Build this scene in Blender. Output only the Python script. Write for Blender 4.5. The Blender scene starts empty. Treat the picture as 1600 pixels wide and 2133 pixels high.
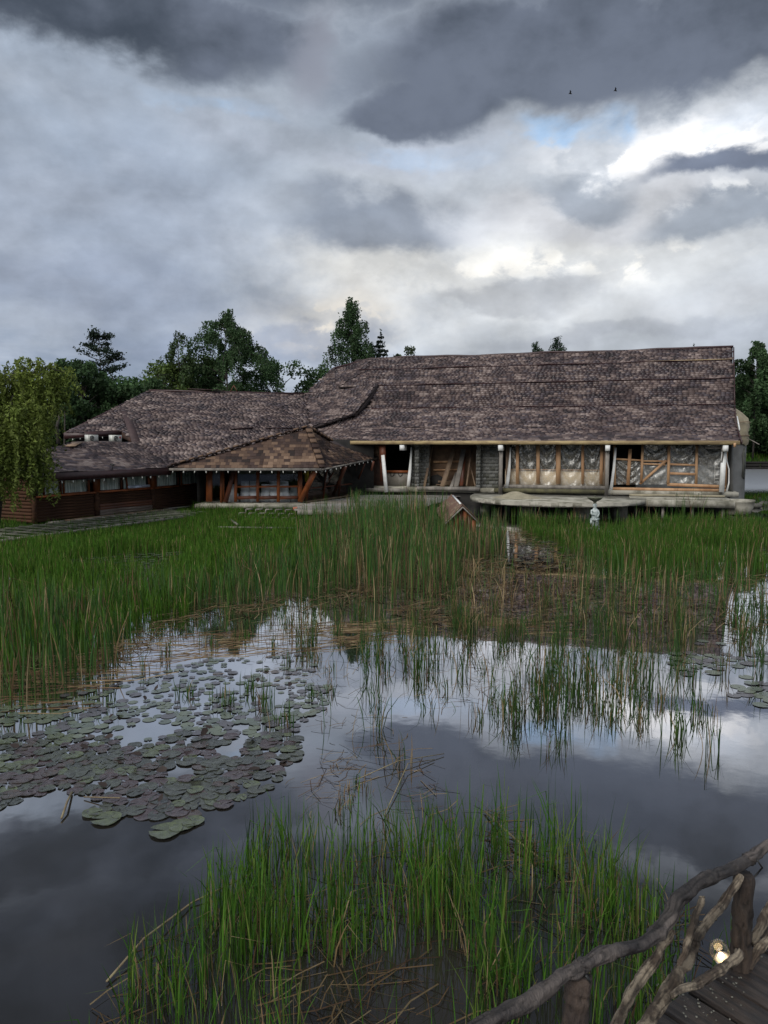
import bpy, math, random
import numpy as np
from mathutils import Vector, Matrix
random.seed(7); RS = np.random.RandomState(11)
S = bpy.context.scene; COL = S.collection
rad = math.radians

# ------------------------------------------------------------------ camera
F = 1602.0; PITCH = rad(5.2); H = 3.6
cd = bpy.data.cameras.new('camera'); cam = bpy.data.objects.new('camera', cd); COL.objects.link(cam)
cam.location = (0, 0, H); cam.rotation_euler = (rad(90) - PITCH, 0, 0)
cd.sensor_fit = 'HORIZONTAL'; cd.sensor_width = 36.0; cd.lens = 36.0 * F / 1600.0
cd.clip_start = 0.1; cd.clip_end = 4000
S.camera = cam

def ray(px, py):
    x = (px - 800) / F; u = (1066.5 - py) / F
    return (x, math.cos(PITCH) + u * math.sin(PITCH), -math.sin(PITCH) + u * math.cos(PITCH))
def PD(px, py, Y):                       # point seen at a pixel of the photograph, Y metres ahead
    d = ray(px, py); t = Y / d[1]; return Vector((d[0] * t, Y, H + d[2] * t))
def PG(px, py, z=0.0):                   # point on the level z
    d = ray(px, py); t = (z - H) / d[2]; return Vector((d[0] * t, d[1] * t, z))
def plane(a, b, c):
    n = (b - a).cross(c - a).normalized(); return n, n.dot(a)
def hit(px, py, pl):
    d = Vector(ray(px, py)); o = Vector((0, 0, H)); n, k = pl
    return o + d * ((k - n.dot(o)) / n.dot(d))
def topx(P):                             # arrays of world points -> pixels
    y = P[:, 1]; z = P[:, 2] - H
    f = y * math.cos(PITCH) - z * math.sin(PITCH); u = y * math.sin(PITCH) + z * math.cos(PITCH)
    return 800 + F * P[:, 0] / f, 1066.5 - F * u / f
def lin(r, g, b):
    f = lambda c: ((c / 255 + .055) / 1.055) ** 2.4 if c > 10 else c / 255 / 12.92
    return (f(r), f(g), f(b))

# ------------------------------------------------------------------ node helpers
class X:
    """a shader value that can be calculated with"""
    nt = None
    def __init__(s, sock): s.s = sock
    @staticmethod
    def op(o, *a, clamp=False):
        n = X.nt.nodes.new('ShaderNodeMath'); n.operation = o; n.use_clamp = clamp
        for i, v in enumerate(a):
            if isinstance(v, X): X.nt.links.new(v.s, n.inputs[i])
            else: n.inputs[i].default_value = v
        return X(n.outputs[0])
    def __add__(s, o): return X.op('ADD', s, o)
    __radd__ = __add__
    def __sub__(s, o): return X.op('SUBTRACT', s, o)
    def __rsub__(s, o): return X.op('SUBTRACT', o, s)
    def __mul__(s, o): return X.op('MULTIPLY', s, o)
    __rmul__ = __mul__
    def __truediv__(s, o): return X.op('DIVIDE', s, o)
def smooth(v, a, b, o0=0.0, o1=1.0):
    n = X.nt.nodes.new('ShaderNodeMapRange'); n.interpolation_type = 'SMOOTHSTEP'
    X.nt.links.new(v.s, n.inputs[0])
    for i, q in enumerate((a, b, o0, o1)): n.inputs[i + 1].default_value = q
    return X(n.outputs[0])
def noise(vec, scale, detail=5, rough=.5, dist=0, col=False):
    n = X.nt.nodes.new('ShaderNodeTexNoise'); X.nt.links.new(vec, n.inputs['Vector'])
    n.inputs['Scale'].default_value = scale; n.inputs['Detail'].default_value = detail
    n.inputs['Roughness'].default_value = rough; n.inputs['Distortion'].default_value = dist
    return n.outputs['Color'] if col else X(n.outputs[0])
def mixc(f, a, b):
    n = X.nt.nodes.new('ShaderNodeMix'); n.data_type = 'RGBA'
    if isinstance(f, X): X.nt.links.new(f.s, n.inputs[0])
    else: n.inputs[0].default_value = f
    for i, v in ((6, a), (7, b)):
        if isinstance(v, tuple): n.inputs[i].default_value = (*v[:3], 1)
        else: X.nt.links.new(v, n.inputs[i])
    return n.outputs[2]

# ------------------------------------------------------------------ sky
EXPO = 0.75
SUN_EL, SUN_AZ = 38, -150                  # degrees; the light comes softly from behind the left shoulder
def make_world():
    w = bpy.data.worlds.new('World'); S.world = w; w.use_nodes = True
    nt = w.node_tree; X.nt = nt; nt.nodes.clear()
    out = nt.nodes.new('ShaderNodeOutputWorld'); bg = nt.nodes.new('ShaderNodeBackground')
    nt.links.new(bg.outputs[0], out.inputs[0]); STR = .1
    bg.inputs['Strength'].default_value = STR
    sky = nt.nodes.new('ShaderNodeTexSky'); sky.sky_type = 'NISHITA'; sky.sun_disc = False
    sky.sun_elevation = rad(SUN_EL); sky.sun_rotation = rad(SUN_AZ)
    tc = nt.nodes.new('ShaderNodeTexCoord'); dirv = tc.outputs['Generated']
    sp = nt.nodes.new('ShaderNodeSeparateXYZ'); nt.links.new(dirv, sp.inputs[0])
    x, y, z = (X(sp.outputs[i]) for i in range(3))
    az = X.op('ARCTAN2', x, y) * 57.2958; el = X.op('ARCSINE', X.op('ABSOLUTE', z)) * 57.2958
    zz = X.op('ABSOLUTE', z) + .13
    cb = nt.nodes.new('ShaderNodeCombineXYZ')
    for i, v in enumerate((x / zz, y / zz)): nt.links.new(v.s, cb.inputs[i])
    # flattened angular vector: clouds are wider than tall
    mp = nt.nodes.new('ShaderNodeMapping'); mp.inputs['Scale'].default_value = (1, 1, 1.55)
    nt.links.new(dirv, mp.inputs[0]); fl = mp.outputs[0]
    nA = noise(fl, 3.2, 8, .5); nB = noise(fl, 5.0, 8, .5, .1); nC = noise(fl, 13, 8, .62, .25)
    nP = noise(cb.outputs[0], 1.1, 8, .56, .15)
    mp2 = nt.nodes.new('ShaderNodeMapping'); mp2.inputs['Location'].default_value = (5.2, 1.3, 7.7)
    nt.links.new(fl, mp2.inputs[0]); nD = noise(mp2.outputs[0], 4.2, 8, .6)
    wa = az + (nA - .5) * 13 + (nC - .5) * 3.5; we = el + (nB - .5) * 9 + (nC - .5) * 3
    def ae(px, py):
        d = Vector(ray(px, py)).normalized()
        return math.degrees(math.atan2(d.x, d.y)), math.degrees(math.asin(d.z))
    def blob(px, py, rx, ry, soft=.35):
        a, e = ae(px, py); a2, _ = ae(px + rx, py); _, e2 = ae(px, py - ry)
        ra = max(abs(a2 - a), .5); re = max(abs(e2 - e), .5)
        u = (wa - a) / ra; v = (we - e) / re
        return smooth(X.op('SQRT', u * u + v * v), 1 + soft, 1 - soft)
    def L(c, k=1.0): return tuple(v * k / STR * 2 ** -EXPO for v in lin(*c))
    # overcast base
    base = mixc(smooth(we, 0, 9), L((112, 130, 158)), L((156, 168, 184)))
    base = mixc(smooth(az, -22, 24), base, mixc(smooth(we, 0, 12), L((146, 157, 169)), L((186, 193, 202))))
    base = mixc(smooth(nP, .36, .66), base, L((178, 187, 200)))
    base = mixc(smooth(nB, .44, .66) * .35, base, L((132, 146, 164)))
    base = mixc(smooth(nD, .45, .68) * .4, base, L((196, 203, 213)))
    c = mixc(blob(1150, 570, 560, 200, .9) * .6, base, L((218, 221, 224)))
    c = mixc(blob(150, 520, 420, 260, .8) * .35, c, L((140, 154, 180)))
    # thin bright veil in front of the sun side
    for (px, py, rx, ry, k, q) in ((970, 570, 430, 100, 1.0, (226, 227, 226)), (1420, 290, 260, 75, 1.0, (232, 236, 242)), (1300, 600, 330, 95, .75, (208, 212, 216)),
                                   (660, 660, 170, 70, .7, (206, 204, 200)), (1230, 430, 330, 60, .65, (214, 216, 222)),
                                   (1480, 640, 150, 35, .6, (196, 199, 205)), (700, 300, 330, 60, .45, (190, 196, 212))):
        c = mixc(blob(px, py, rx, ry, .55) * smooth(nD, .34, .6) * k, c, L(q))
    c = mixc(blob(1130, 555, 330, 40, .8) * smooth(nC, .46, .56) * .85, c, L((252, 250, 244)))
    c = mixc(blob(1400, 275, 230, 50, .7) * smooth(nC, .46, .55), c, L((254, 254, 255)))
    c = mixc(blob(1500, 410, 170, 22, .8) * smooth(nC, .48, .56) * .9, c, L((244, 246, 248)))
    c = mixc(blob(660, 670, 110, 45, .8) * smooth(nC, .50, .58) * .8, c, L((228, 222, 212)))
    # gaps with the clear sky behind
    nt.links.new(c, (hold := nt.nodes.new('ShaderNodeMix')).inputs[6]); hold.data_type = 'RGBA'
    clear = mixc(.62, sky.outputs[0], L((176, 208, 240)))
    for (px, py, rx, ry, k) in ((470, 235, 120, 22, .55), (1120, 258, 100, 22, .9), (1250, 234, 50, 28, 1), (330, 215, 60, 16, .4),
                                (900, 310, 120, 22, .35), (1530, 225, 60, 20, .3)):
        c = mixc(blob(px, py, rx, ry, .6) * (smooth(nC, .40, .6) * .6 + .3) * k, c, clear)
    # grey clouds lower down
    for (px, py, rx, ry, k, q) in ((820, 455, 190, 62, .85, (132, 142, 158)), (1190, 385, 90, 44, .8, (150, 160, 174)),
                                   (1500, 330, 190, 34, .95, (112, 122, 142)), (1470, 455, 190, 45, .75, (134, 145, 160)),
                                   (1060, 632, 170, 24, .5, (160, 165, 174)), (200, 620, 300, 60, .3, (128, 138, 160)),
                                   (1350, 700, 420, 26, .3, (142, 148, 162)), (560, 720, 300, 40, .5, (128, 140, 164))):
        c = mixc(blob(px, py, rx, ry, .45) * k, c, L(q))
    # billows: each puff is lighter on its sunward side
    m3 = nt.nodes.new('ShaderNodeMapping'); m3.inputs['Location'].default_value = (.012, .0, .05); nt.links.new(fl, m3.inputs[0])
    e = (noise(fl, 6.5, 8, .55, .1) - noise(m3.outputs[0], 6.5, 8, .55, .1)) * smooth(el, 40, 24, .35, 1)
    lit = X.op('MAXIMUM', X.op('MINIMUM', e * 1.35 + 1.06, 1.32), .84)
    vm = nt.nodes.new('ShaderNodeVectorMath'); vm.operation = 'SCALE'; nt.links.new(c, vm.inputs[0]); nt.links.new(lit.s, vm.inputs['Scale']); c = vm.outputs[0]
    # heavy dark clouds overhead, going on above the frame
    dk = mixc(smooth(nB * .6 + nD * .25 + nC * .15, .38, .60), L((62, 71, 84)), L((112, 121, 138)))
    band = smooth(we, 26.0, 30.0) * smooth(az, 62, 38) * smooth(az, -70, -42) * smooth(el, 70, 50)
    m = band
    for (px, py, rx, ry) in ((255, 25, 420, 140), (1120, 85, 440, 150), (890, 190, 150, 80), (1500, 50, 330, 125)):
        m = X.op('MAXIMUM', m, blob(px, py, rx, ry, .3))
    c = mixc(m * .97, c, dk)
    c = mixc(blob(655, 105, 45, 85, .7) * .65, c, L((150, 154, 168)))
    nt.links.new(c, bg.inputs['Color'])
    w.cycles.sampling_method = 'MANUAL'; w.cycles.sample_map_resolution = 1024
make_world()

sd = bpy.data.lights.new('sun', 'SUN'); sun = bpy.data.objects.new('sun', sd); COL.objects.link(sun)
sd.energy = 1.5; sd.angle = rad(40); sd.color = (1, .96, .9)
sv = Vector((math.sin(rad(SUN_AZ)) * math.cos(rad(SUN_EL)), math.cos(rad(SUN_AZ)) * math.cos(rad(SUN_EL)), math.sin(rad(SUN_EL))))
sun.rotation_euler = sv.to_track_quat('Z', 'Y').to_euler(); sun.location = (0, 0, 60)
S.view_settings.view_transform = 'Standard'; S.view_settings.look = 'None'
S.view_settings.exposure = EXPO; S.view_settings.gamma = 1; S.view_settings.use_curve_mapping = False
S.cycles.max_bounces = 6; S.cycles.transparent_max_bounces = 12; S.cycles.caustics_reflective = False; S.cycles.caustics_refractive = False

# ------------------------------------------------------------------ materials
def mat(name, a, b=None, rough=.8, scale=3, detail=4, bump=.0, bscale=None, stretch=(1, 1, 1), tint=False, spec=.5,
        transl=0, alpha=None, lo=.35, hi=.65, metal=0, rrange=None):
    m = bpy.data.materials.new(name); m.use_nodes = True; nt = m.node_tree; X.nt = nt
    p = nt.nodes['Principled BSDF']; tc = nt.nodes.new('ShaderNodeTexCoord')
    mp = nt.nodes.new('ShaderNodeMapping'); mp.inputs['Scale'].default_value = stretch
    nt.links.new(tc.outputs['Object'], mp.inputs[0]); v = mp.outputs[0]
    n = noise(v, scale, detail, .6); c = mixc(smooth(n, lo, hi), a, b or tuple(q * .6 for q in a))
    if tint:
        at = nt.nodes.new('ShaderNodeAttribute'); at.attribute_name = 'tint'
        mm = nt.nodes.new('ShaderNodeMix'); mm.data_type = 'RGBA'; mm.blend_type = 'MULTIPLY'; mm.inputs[0].default_value = 1
        nt.links.new(c, mm.inputs[6]); nt.links.new(at.outputs[0], mm.inputs[7]); c = mm.outputs[2]
    nt.links.new(c, p.inputs['Base Color'])
    p.inputs['Roughness'].default_value = rough; p.inputs['Specular IOR Level'].default_value = spec; p.inputs['Metallic'].default_value = metal
    if rrange:
        nt.links.new(smooth(noise(v, scale * .7, 3), .4, .6, *rrange).s, p.inputs['Roughness'])
    if bump:
        bn = nt.nodes.new('ShaderNodeBump'); bn.inputs['Strength'].default_value = bump; bn.inputs['Distance'].default_value = .02
        nt.links.new(noise(v, bscale or scale * 5, 5, .65).s, bn.inputs['Height']); nt.links.new(bn.outputs[0], p.inputs['Normal'])
    if transl:
        tr = nt.nodes.new('ShaderNodeBsdfTranslucent'); nt.links.new(c, tr.inputs[0])
        mx = nt.nodes.new('ShaderNodeMixShader'); mx.inputs[0].default_value = transl
        nt.links.new(p.outputs[0], mx.inputs[1]); nt.links.new(tr.outputs[0], mx.inputs[2])
        nt.links.new(mx.outputs[0], nt.nodes['Material Output'].inputs[0])
    if alpha is not None: p.inputs['Alpha'].default_value = alpha
    return m
M = {}
M['shingle'] = mat('shingle_granules', (1, 1, 1), (.66, .62, .62), .56, .9, 7, .4, 60, tint=True, spec=.5, rrange=(.42, .66))
SH = [(.028, .018, .021), (.056, .036, .038), (.106, .074, .068), (.180, .133, .119), (.262, .206, .186), (.074, .057, .065)]
SHM = [mat('shingle_granules_%d' % i, c, tuple(q * .7 for q in c), .54, 8, 5, .4, 60, spec=.5) for i, c in enumerate(SH)]
M['under'] = mat('roofing_felt', (.045, .033, .034), rough=.85)
M['plum'] = mat('plum_painted_metal', (.045, .016, .017), (.03, .012, .012), .45, 4)
M['orange'] = mat('orange_stained_timber', (.30, .085, .022), (.16, .045, .014), .5, 3, 5, .4, 14, (1, 1, .25))
M['redwood'] = mat('reddish_timber', (.13, .036, .014), (.07, .022, .012), .55, 3, 5, .4, 14, (1, 1, .25))
M['log'] = mat('dark_stained_log', (.085, .042, .024), (.040, .021, .014), .85, 2.5, 5, .5, 20, (1, 1, 3), spec=.15)
M['logred'] = mat('worn_red_log', (.16, .055, .024), (.07, .03, .02), .65, 2.5, 6, .5, 20, (1, 1, 3))
M['loggrey'] = mat('peeled_grey_log', (.24, .2, .165), (.10, .07, .055), .75, 3, 6, .6, 20, (1, 1, 3))
M['newtimber'] = mat('sawn_timber', (.50, .31, .17), (.34, .18, .09), .7, 2, 5, .3, 18, (1, 1, .2))
M['beam'] = mat('yellowed_beam', (.42, .32, .16), (.24, .17, .09), .75, 1.5, 6, .3, 20, (1, 1, 4))
M['greywood'] = mat('weathered_grey_wood', (.27, .245, .215), (.14, .125, .11), .85, 2.5, 7, .6, 22, (1, 1, .4))
M['brownplank'] = mat('brown_plank', (.26, .18, .115), (.14, .092, .062), .8, 2, 6, .4, 20, (1, 1, .3))
M['white'] = mat('white_paint', (.78, .78, .76), (.6, .6, .58), .6, 2, 6, .1)
M['conc'] = mat('weathered_concrete', (.37, .35, .29), (.15, .14, .105), .9, 1.3, 9, .6, 14, lo=.4, hi=.62)
M['concdark'] = mat('mossy_concrete', (.13, .12, .06), (.07, .065, .04), .95, 2.5, 8, .6, 14)
M['concgrey'] = mat('grey_render', (.20, .20, .195), (.13, .13, .125), .9, .9, 8, .3, 14)
M['block'] = mat('concrete_block', (.20, .20, .19), (.12, .12, .11), .95, 3, 8, .5, 30)
M['block2'] = mat('stained_block', (.12, .12, .10), (.065, .065, .055), .95, 3, 8, .5, 30)
M['mortar'] = mat('mortar', (.36, .36, .34), (.2, .2, .19), .95, 6)
M['osb'] = mat('brown_board_wall', (.22, .135, .08), (.13, .08, .05), .8, 2.2, 7, .3, 30)
M['cream'] = mat('cream_board', (.74, .60, .42), (.62, .50, .34), .8, 1.5, 6, .1)
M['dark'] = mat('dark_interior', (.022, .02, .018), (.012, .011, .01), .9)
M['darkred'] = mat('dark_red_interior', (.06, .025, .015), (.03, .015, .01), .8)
M['panel'] = mat('pale_panel', (.28, .26, .23), (.2, .18, .15), .8, 2)
M['iron'] = mat('black_iron', (.02, .02, .02), rough=.5)
M['tarp'] = mat('tan_sacking', (.36, .31, .21), (.26, .22, .15), .9, 1.6, 7, .8, 8)
M['cloth'] = mat('white_cloth', (.85, .87, .92), (.75, .77, .84), .85, 3)
M['clothgrey'] = mat('grey_cloth', (.36, .38, .40), rough=.85)
M['curtain'] = mat('net_curtain', (.80, .86, .82), (.36, .42, .40), .9, 5, 3, 0, None, (3, 3, .15), lo=.4, hi=.6)
M['sash'] = mat('pale_sash', (.62, .68, .82), rough=.4)
M['yellow'] = mat('yellow_cloth', (.55, .46, .06), rough=.8)
M['acwhite'] = mat('white_enamel', (.62, .62, .57), rough=.4)
M['red'] = mat('red_sticker', (.35, .02, .03), rough=.4)
M['pipe'] = mat('orange_pipe', (.45, .14, .09), (.25, .12, .09), .6)
M['bulb'] = mat('frosted_bulb', (.75, .74, .68), rough=.25)
M['stone'] = mat('patina_stone', (.56, .60, .59), (.20, .25, .24), .75, 9, 6, .8, 30)
M['basin'] = mat('mossy_basin', (.16, .16, .11), (.08, .08, .05), .8, 6, 6, .4, 30)
M['duckroof'] = mat('old_shakes', (.20, .11, .075), (.11, .065, .05), .85, 4, 6, .5, 20)
M['duckwall'] = mat('orange_duck_house_board', (.30, .085, .03), (.14, .045, .02), .7, 4, 5, .3, 20)
M['bird'] = mat('dark_plumage', (.02, .02, .022), rough=.8)
M['sand'] = mat('wet_sand', (.34, .30, .21), (.26, .23, .16), .95, 4, 8, .4, 40)
M['rock'] = mat('bank_rock', (.16, .15, .13), (.07, .07, .06), .9, 2, 7, .8, 9)
M['railbark'] = mat('dark_cracked_bark', (.085, .070, .062), (.022, .018, .018), .7, 5, 7, 1.0, 34, (1, 1, .35), tint=True)
M['branch'] = mat('peeled_branch', (.27, .22, .16), (.065, .046, .032), .75, 11, 9, 1.0, 70, (1, 1, .6), lo=.42, hi=.58, tint=True)
M['postbark'] = mat('brown_post_bark', (.095, .066, .048), (.040, .028, .023), .8, 9, 8, 1.0, 50, (1, 1, .3), tint=True)
M['wetplank'] = mat('wet_dark_plank', (.048, .034, .026), (.014, .011, .010), .5, 7, 8, .7, 40, (1, 1, 1), rrange=(.32, .65))
M['trunk'] = mat('tree_bark', (.06, .05, .042), (.028, .024, .02), .9, 6, 6, .6)
M['birchbark'] = mat('birch_bark', (.5, .48, .44), (.09, .08, .07), .8, 4, 5, 0, None, (1, 1, 5), lo=.5, hi=.6)
M['leaf'] = mat('foliage', (1, 1, 1), (.8, .85, .8), .65, 1, 3, tint=True, transl=.3, spec=.25)
M['reed'] = mat('reed_blade', (1, 1, 1), (.75, .75, .7), .6, 4, 3, tint=True, transl=.22, spec=.12)
M['straw'] = mat('dry_reed', (1, 1, 1), (.7, .66, .6), .85, 8, 3, tint=True, spec=.15)

def mat_film():
    m = bpy.data.materials.new('polythene_film'); m.use_nodes = True; nt = m.node_tree; X.nt = nt
    nt.nodes.clear(); out = nt.nodes.new('ShaderNodeOutputMaterial')
    tr = nt.nodes.new('ShaderNodeBsdfTransparent'); tr.inputs[0].default_value = (.93, .93, .92, 1)
    gl = nt.nodes.new('ShaderNodeBsdfGlossy'); gl.inputs['Roughness'].default_value = .30; gl.inputs[0].default_value = (.9, .9, .88, 1)
    df = nt.nodes.new('ShaderNodeBsdfDiffuse'); df.inputs[0].default_value = (.82, .78, .69, 1)
    tc = nt.nodes.new('ShaderNodeTexCoord'); n = noise(tc.outputs['Object'], 5, 6, .6, 1.2)
    a = nt.nodes.new('ShaderNodeMixShader'); a.inputs[0].default_value = .35
    nt.links.new(df.outputs[0], a.inputs[1]); nt.links.new(gl.outputs[0], a.inputs[2])
    b = nt.nodes.new('ShaderNodeMixShader'); nt.links.new(smooth(n, .42, .74, .12, .42).s, b.inputs[0])
    nt.links.new(tr.outputs[0], b.inputs[1]); nt.links.new(a.outputs[0], b.inputs[2]); nt.links.new(b.outputs[0], out.inputs[0])
    return m
M['film'] = mat_film()
def mat_glass(name, rough=.02, k=.16, tintc=(.95, .96, .95)):
    m = bpy.data.materials.new(name); m.use_nodes = True; nt = m.node_tree; X.nt = nt
    nt.nodes.clear(); out = nt.nodes.new('ShaderNodeOutputMaterial')
    tr = nt.nodes.new('ShaderNodeBsdfTransparent'); tr.inputs[0].default_value = (*tintc, 1)
    gl = nt.nodes.new('ShaderNodeBsdfGlossy'); gl.inputs['Roughness'].default_value = rough
    lw = nt.nodes.new('ShaderNodeLayerWeight'); lw.inputs[0].default_value = .5
    b = nt.nodes.new('ShaderNodeMixShader'); nt.links.new((X.op('POWER', X(lw.outputs['Facing']), 3.0) * k * 3 + .04).s, b.inputs[0])
    nt.links.new(tr.outputs[0], b.inputs[1]); nt.links.new(gl.outputs[0], b.inputs[2]); nt.links.new(b.outputs[0], out.inputs[0])
    return m
M['glass'] = mat_glass('window_glass'); M['globe'] = mat_glass('lamp_glass', .06, .22, (.90, .86, .82))
def mat_water():
    m = bpy.data.materials.new('pond_water'); m.use_nodes = True; nt = m.node_tree; X.nt = nt
    nt.nodes.clear(); out = nt.nodes.new('ShaderNodeOutputMaterial')
    tc = nt.nodes.new('ShaderNodeTexCoord'); v = tc.outputs['Object']
    bn = nt.nodes.new('ShaderNodeBump'); bn.inputs['Strength'].default_value = .07; bn.inputs['Distance'].default_value = .02
    h = noise(v, 1.2, 3, .5) + noise(v, 7, 2, .5) * .12
    nt.links.new(h.s, bn.inputs['Height'])
    gl = nt.nodes.new('ShaderNodeBsdfGlossy'); gl.inputs[0].default_value = (.97, .97, 1, 1)
    sy_ = nt.nodes.new('ShaderNodeSeparateXYZ'); nt.links.new(v, sy_.inputs[0]); wind = smooth(X(sy_.outputs[1]), 50, 62)
    nt.links.new((wind * .33 + .025).s, gl.inputs['Roughness'])
    nt.links.new(bn.outputs[0], gl.inputs['Normal'])
    df = nt.nodes.new('ShaderNodeBsdfDiffuse')
    nt.links.new(mixc(smooth(noise(v, 60, 6, .8), .62, .74), mixc(smooth(noise(v, .35, 5), .4, .6), (.016, .015, .013), (.026, .023, .018)), (.05, .048, .04)), df.inputs[0])
    ge = nt.nodes.new('ShaderNodeNewGeometry'); dt = nt.nodes.new('ShaderNodeVectorMath'); dt.operation = 'DOT_PRODUCT'
    nt.links.new(ge.outputs['Incoming'], dt.inputs[0]); nt.links.new(bn.outputs[0], dt.inputs[1])
    c = X.op('ABSOLUTE', X(dt.outputs['Value']))
    # reflectance falls from grazing to steep views; dust and scum dull the mirror
    dust = smooth(noise(v, 60, 5, .8), .57, .68) * smooth(noise(v, .6, 5, .6), .35, .6) * .55 + smooth(noise(v, 1.1, 8, .75), .58, .75) * .12
    fac = smooth(c, .06, .70, .97, .03) * (1 - dust)
    b = nt.nodes.new('ShaderNodeMixShader'); nt.links.new(fac.s, b.inputs[0])
    nt.links.new(df.outputs[0], b.inputs[1]); nt.links.new(gl.outputs[0], b.inputs[2]); nt.links.new(b.outputs[0], out.inputs[0])
    return m
M['water'] = mat_water()
M['ground'] = mat('bank_soil_and_turf', (.022, .052, .010), (.028, .030, .014), .95, .8, 8, .6, 8)

# ------------------------------------------------------------------ mesh helpers
def mk(V, faces_flat, starts, totals, C=None, name='m', smoothf=False):
    me = bpy.data.meshes.new(name)
    me.vertices.add(len(V)); me.vertices.foreach_set('co', np.asarray(V, np.float32).ravel())
    me.loops.add(len(faces_flat)); me.loops.foreach_set('vertex_index', np.asarray(faces_flat, np.int32))
    me.polygons.add(len(starts)); me.polygons.foreach_set('loop_start', np.asarray(starts, np.int32))
    try: me.polygons.foreach_set('loop_total', np.asarray(totals, np.int32))
    except Exception: pass
    if smoothf: me.polygons.foreach_set('use_smooth', np.ones(len(starts), bool))
    me.update(calc_edges=True)
    if C is not None:
        at = me.color_attributes.new('tint', 'FLOAT_COLOR', 'POINT')
        cc = np.ones((len(V), 4), np.float32); cc[:, :3] = C; at.data.foreach_set('color', cc.ravel())
    return me
class MB:
    def __init__(s): s.v = []; s.f = []; s.c = []; s.col = (1, 1, 1)
    def add(s, vs, fs):
        k = len(s.v); s.v += [tuple(p) for p in vs]; s.f += [tuple(i + k for i in f) for f in fs]; s.c += [s.col] * len(vs); return s
    def box(s, c, sx, sy, sz, R=None):
        c = Vector(c); vs = []
        for z in (-.5, .5):
            for (a, b) in ((-.5, -.5), (.5, -.5), (.5, .5), (-.5, .5)):
                p = Vector((a * sx, b * sy, z * sz)); vs.append(c + (R @ p if R else p))
        return s.add(vs, [(3, 2, 1, 0), (4, 5, 6, 7), (0, 1, 5, 4), (1, 2, 6, 5), (2, 3, 7, 6), (3, 0, 4, 7)])
    def beam(s, a, b, w, h, up=(0, 0, 1)):
        a = Vector(a); b = Vector(b); d = (b - a); l = d.length; d.normalize(); up = Vector(up)
        if abs(d.dot(up)) > .98: up = Vector((0, 1, 0))
        x = d.cross(up).normalized(); y = x.cross(d)
        R = Matrix((x, d, y)).transposed()
        return s.box((a + b) / 2, w, l, h, R)
    def slab(s, pts, t):                 # polygon extruded by the vector t
        t = Vector(t) if not isinstance(t, (int, float)) else Vector((0, 0, t)); n = len(pts); pts = [Vector(p) for p in pts]
        return s.add(pts + [p + t for p in pts], [tuple(range(n - 1, -1, -1)), tuple(range(n, 2 * n))] + [(i, (i + 1) % n, n + (i + 1) % n, n + i) for i in range(n)])
    def tube(s, pts, r, n=8, cap=True, jit=0):
        pts = [Vector(p) for p in pts]; m = len(pts)
        if not hasattr(r, '__len__'): r = [r] * m
        vs = []; up = Vector((.13, .21, 1)).normalized()
        for i, p in enumerate(pts):
            d = (pts[min(i + 1, m - 1)] - pts[max(i - 1, 0)]).normalized()
            if abs(d.dot(up)) > .95: up = Vector((1, .1, .2)).normalized()
            x = d.cross(up).normalized(); y = x.cross(d)
            for k in range(n):
                a = 2 * math.pi * k / n; q = r[i] * (1 + (random.uniform(-jit, jit) if jit else 0))
                vs.append(p + (x * math.cos(a) + y * math.sin(a)) * q)
        fs = [(i * n + k, i * n + (k + 1) % n, (i + 1) * n + (k + 1) % n, (i + 1) * n + k) for i in range(m - 1) for k in range(n)]
        if cap: fs += [tuple(range(n - 1, -1, -1)), tuple((m - 1) * n + k for k in range(n))]
        return s.add(vs, fs)
    def lathe(s, c, prof, n=16, R=None, a0=0, a1=2 * math.pi):
        full = abs(a1 - a0 - 2 * math.pi) < 1e-6; c = Vector(c); vs = []; k = n if full else n + 1
        for (r, z) in prof:
            for i in range(k):
                a = a0 + (a1 - a0) * i / n; p = Vector((r * math.cos(a), r * math.sin(a), z)); vs.append(c + (R @ p if R else p))
        fs = [(j * k + i, j * k + (i + 1) % k, (j + 1) * k + (i + 1) % k, (j + 1) * k + i) for j in range(len(prof) - 1) for i in range(k if full else k - 1)]
        return s.add(vs, fs)
    def ball(s, c, r, n=10, sc=(1, 1, 1)):
        pr = [(r * math.sin(math.pi * i / 6), -r * math.cos(math.pi * i / 6)) for i in range(7)]
        k = len(s.v); s.lathe((0, 0, 0), pr, n)
        for i in range(k, len(s.v)): p = s.v[i]; s.v[i] = (c[0] + p[0] * sc[0], c[1] + p[1] * sc[1], c[2] + p[2] * sc[2])
        return s
ORG = {}
def mesh(mb, name, origin=(0, 0, 0), tint=False, smoothf=False):
    V = np.array(mb.v, float) - np.array(origin)
    tot = [len(f) for f in mb.f]; st = np.concatenate([[0], np.cumsum(tot)[:-1]]); fl = [i for f in mb.f for i in f]
    return mk(V, fl, st, tot, np.array(mb.c) if tint else None, name, smoothf)
def tag(o, label=None, cat=None, group=None, kind=None):
    if label: o['label'] = label
    if cat: o['category'] = cat
    if group: o['group'] = group
    if kind: o['kind'] = kind
    return o
def empty(name, loc, label, cat, group=None):
    o = bpy.data.objects.new(name, None); o.empty_display_size = .2; COL.objects.link(o); o.location = loc
    ORG[o.name] = Vector(loc); return tag(o, label, cat, group)
def obj(name, mb, m, parent=None, tint=False, smoothf=False, kind=None, org=None):
    if parent is not None: og = ORG[parent.name]
    else: og = Vector(org) if org is not None else Vector((0, 0, 0))
    me = mb if isinstance(mb, bpy.types.Mesh) else mesh(mb, name, og, tint, smoothf)
    me.materials.append(m); o = bpy.data.objects.new(name, me); COL.objects.link(o)
    if parent is not None: o.parent = parent
    else: o.location = og
    ORG[o.name] = og
    if kind: o['kind'] = kind
    return o
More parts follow.
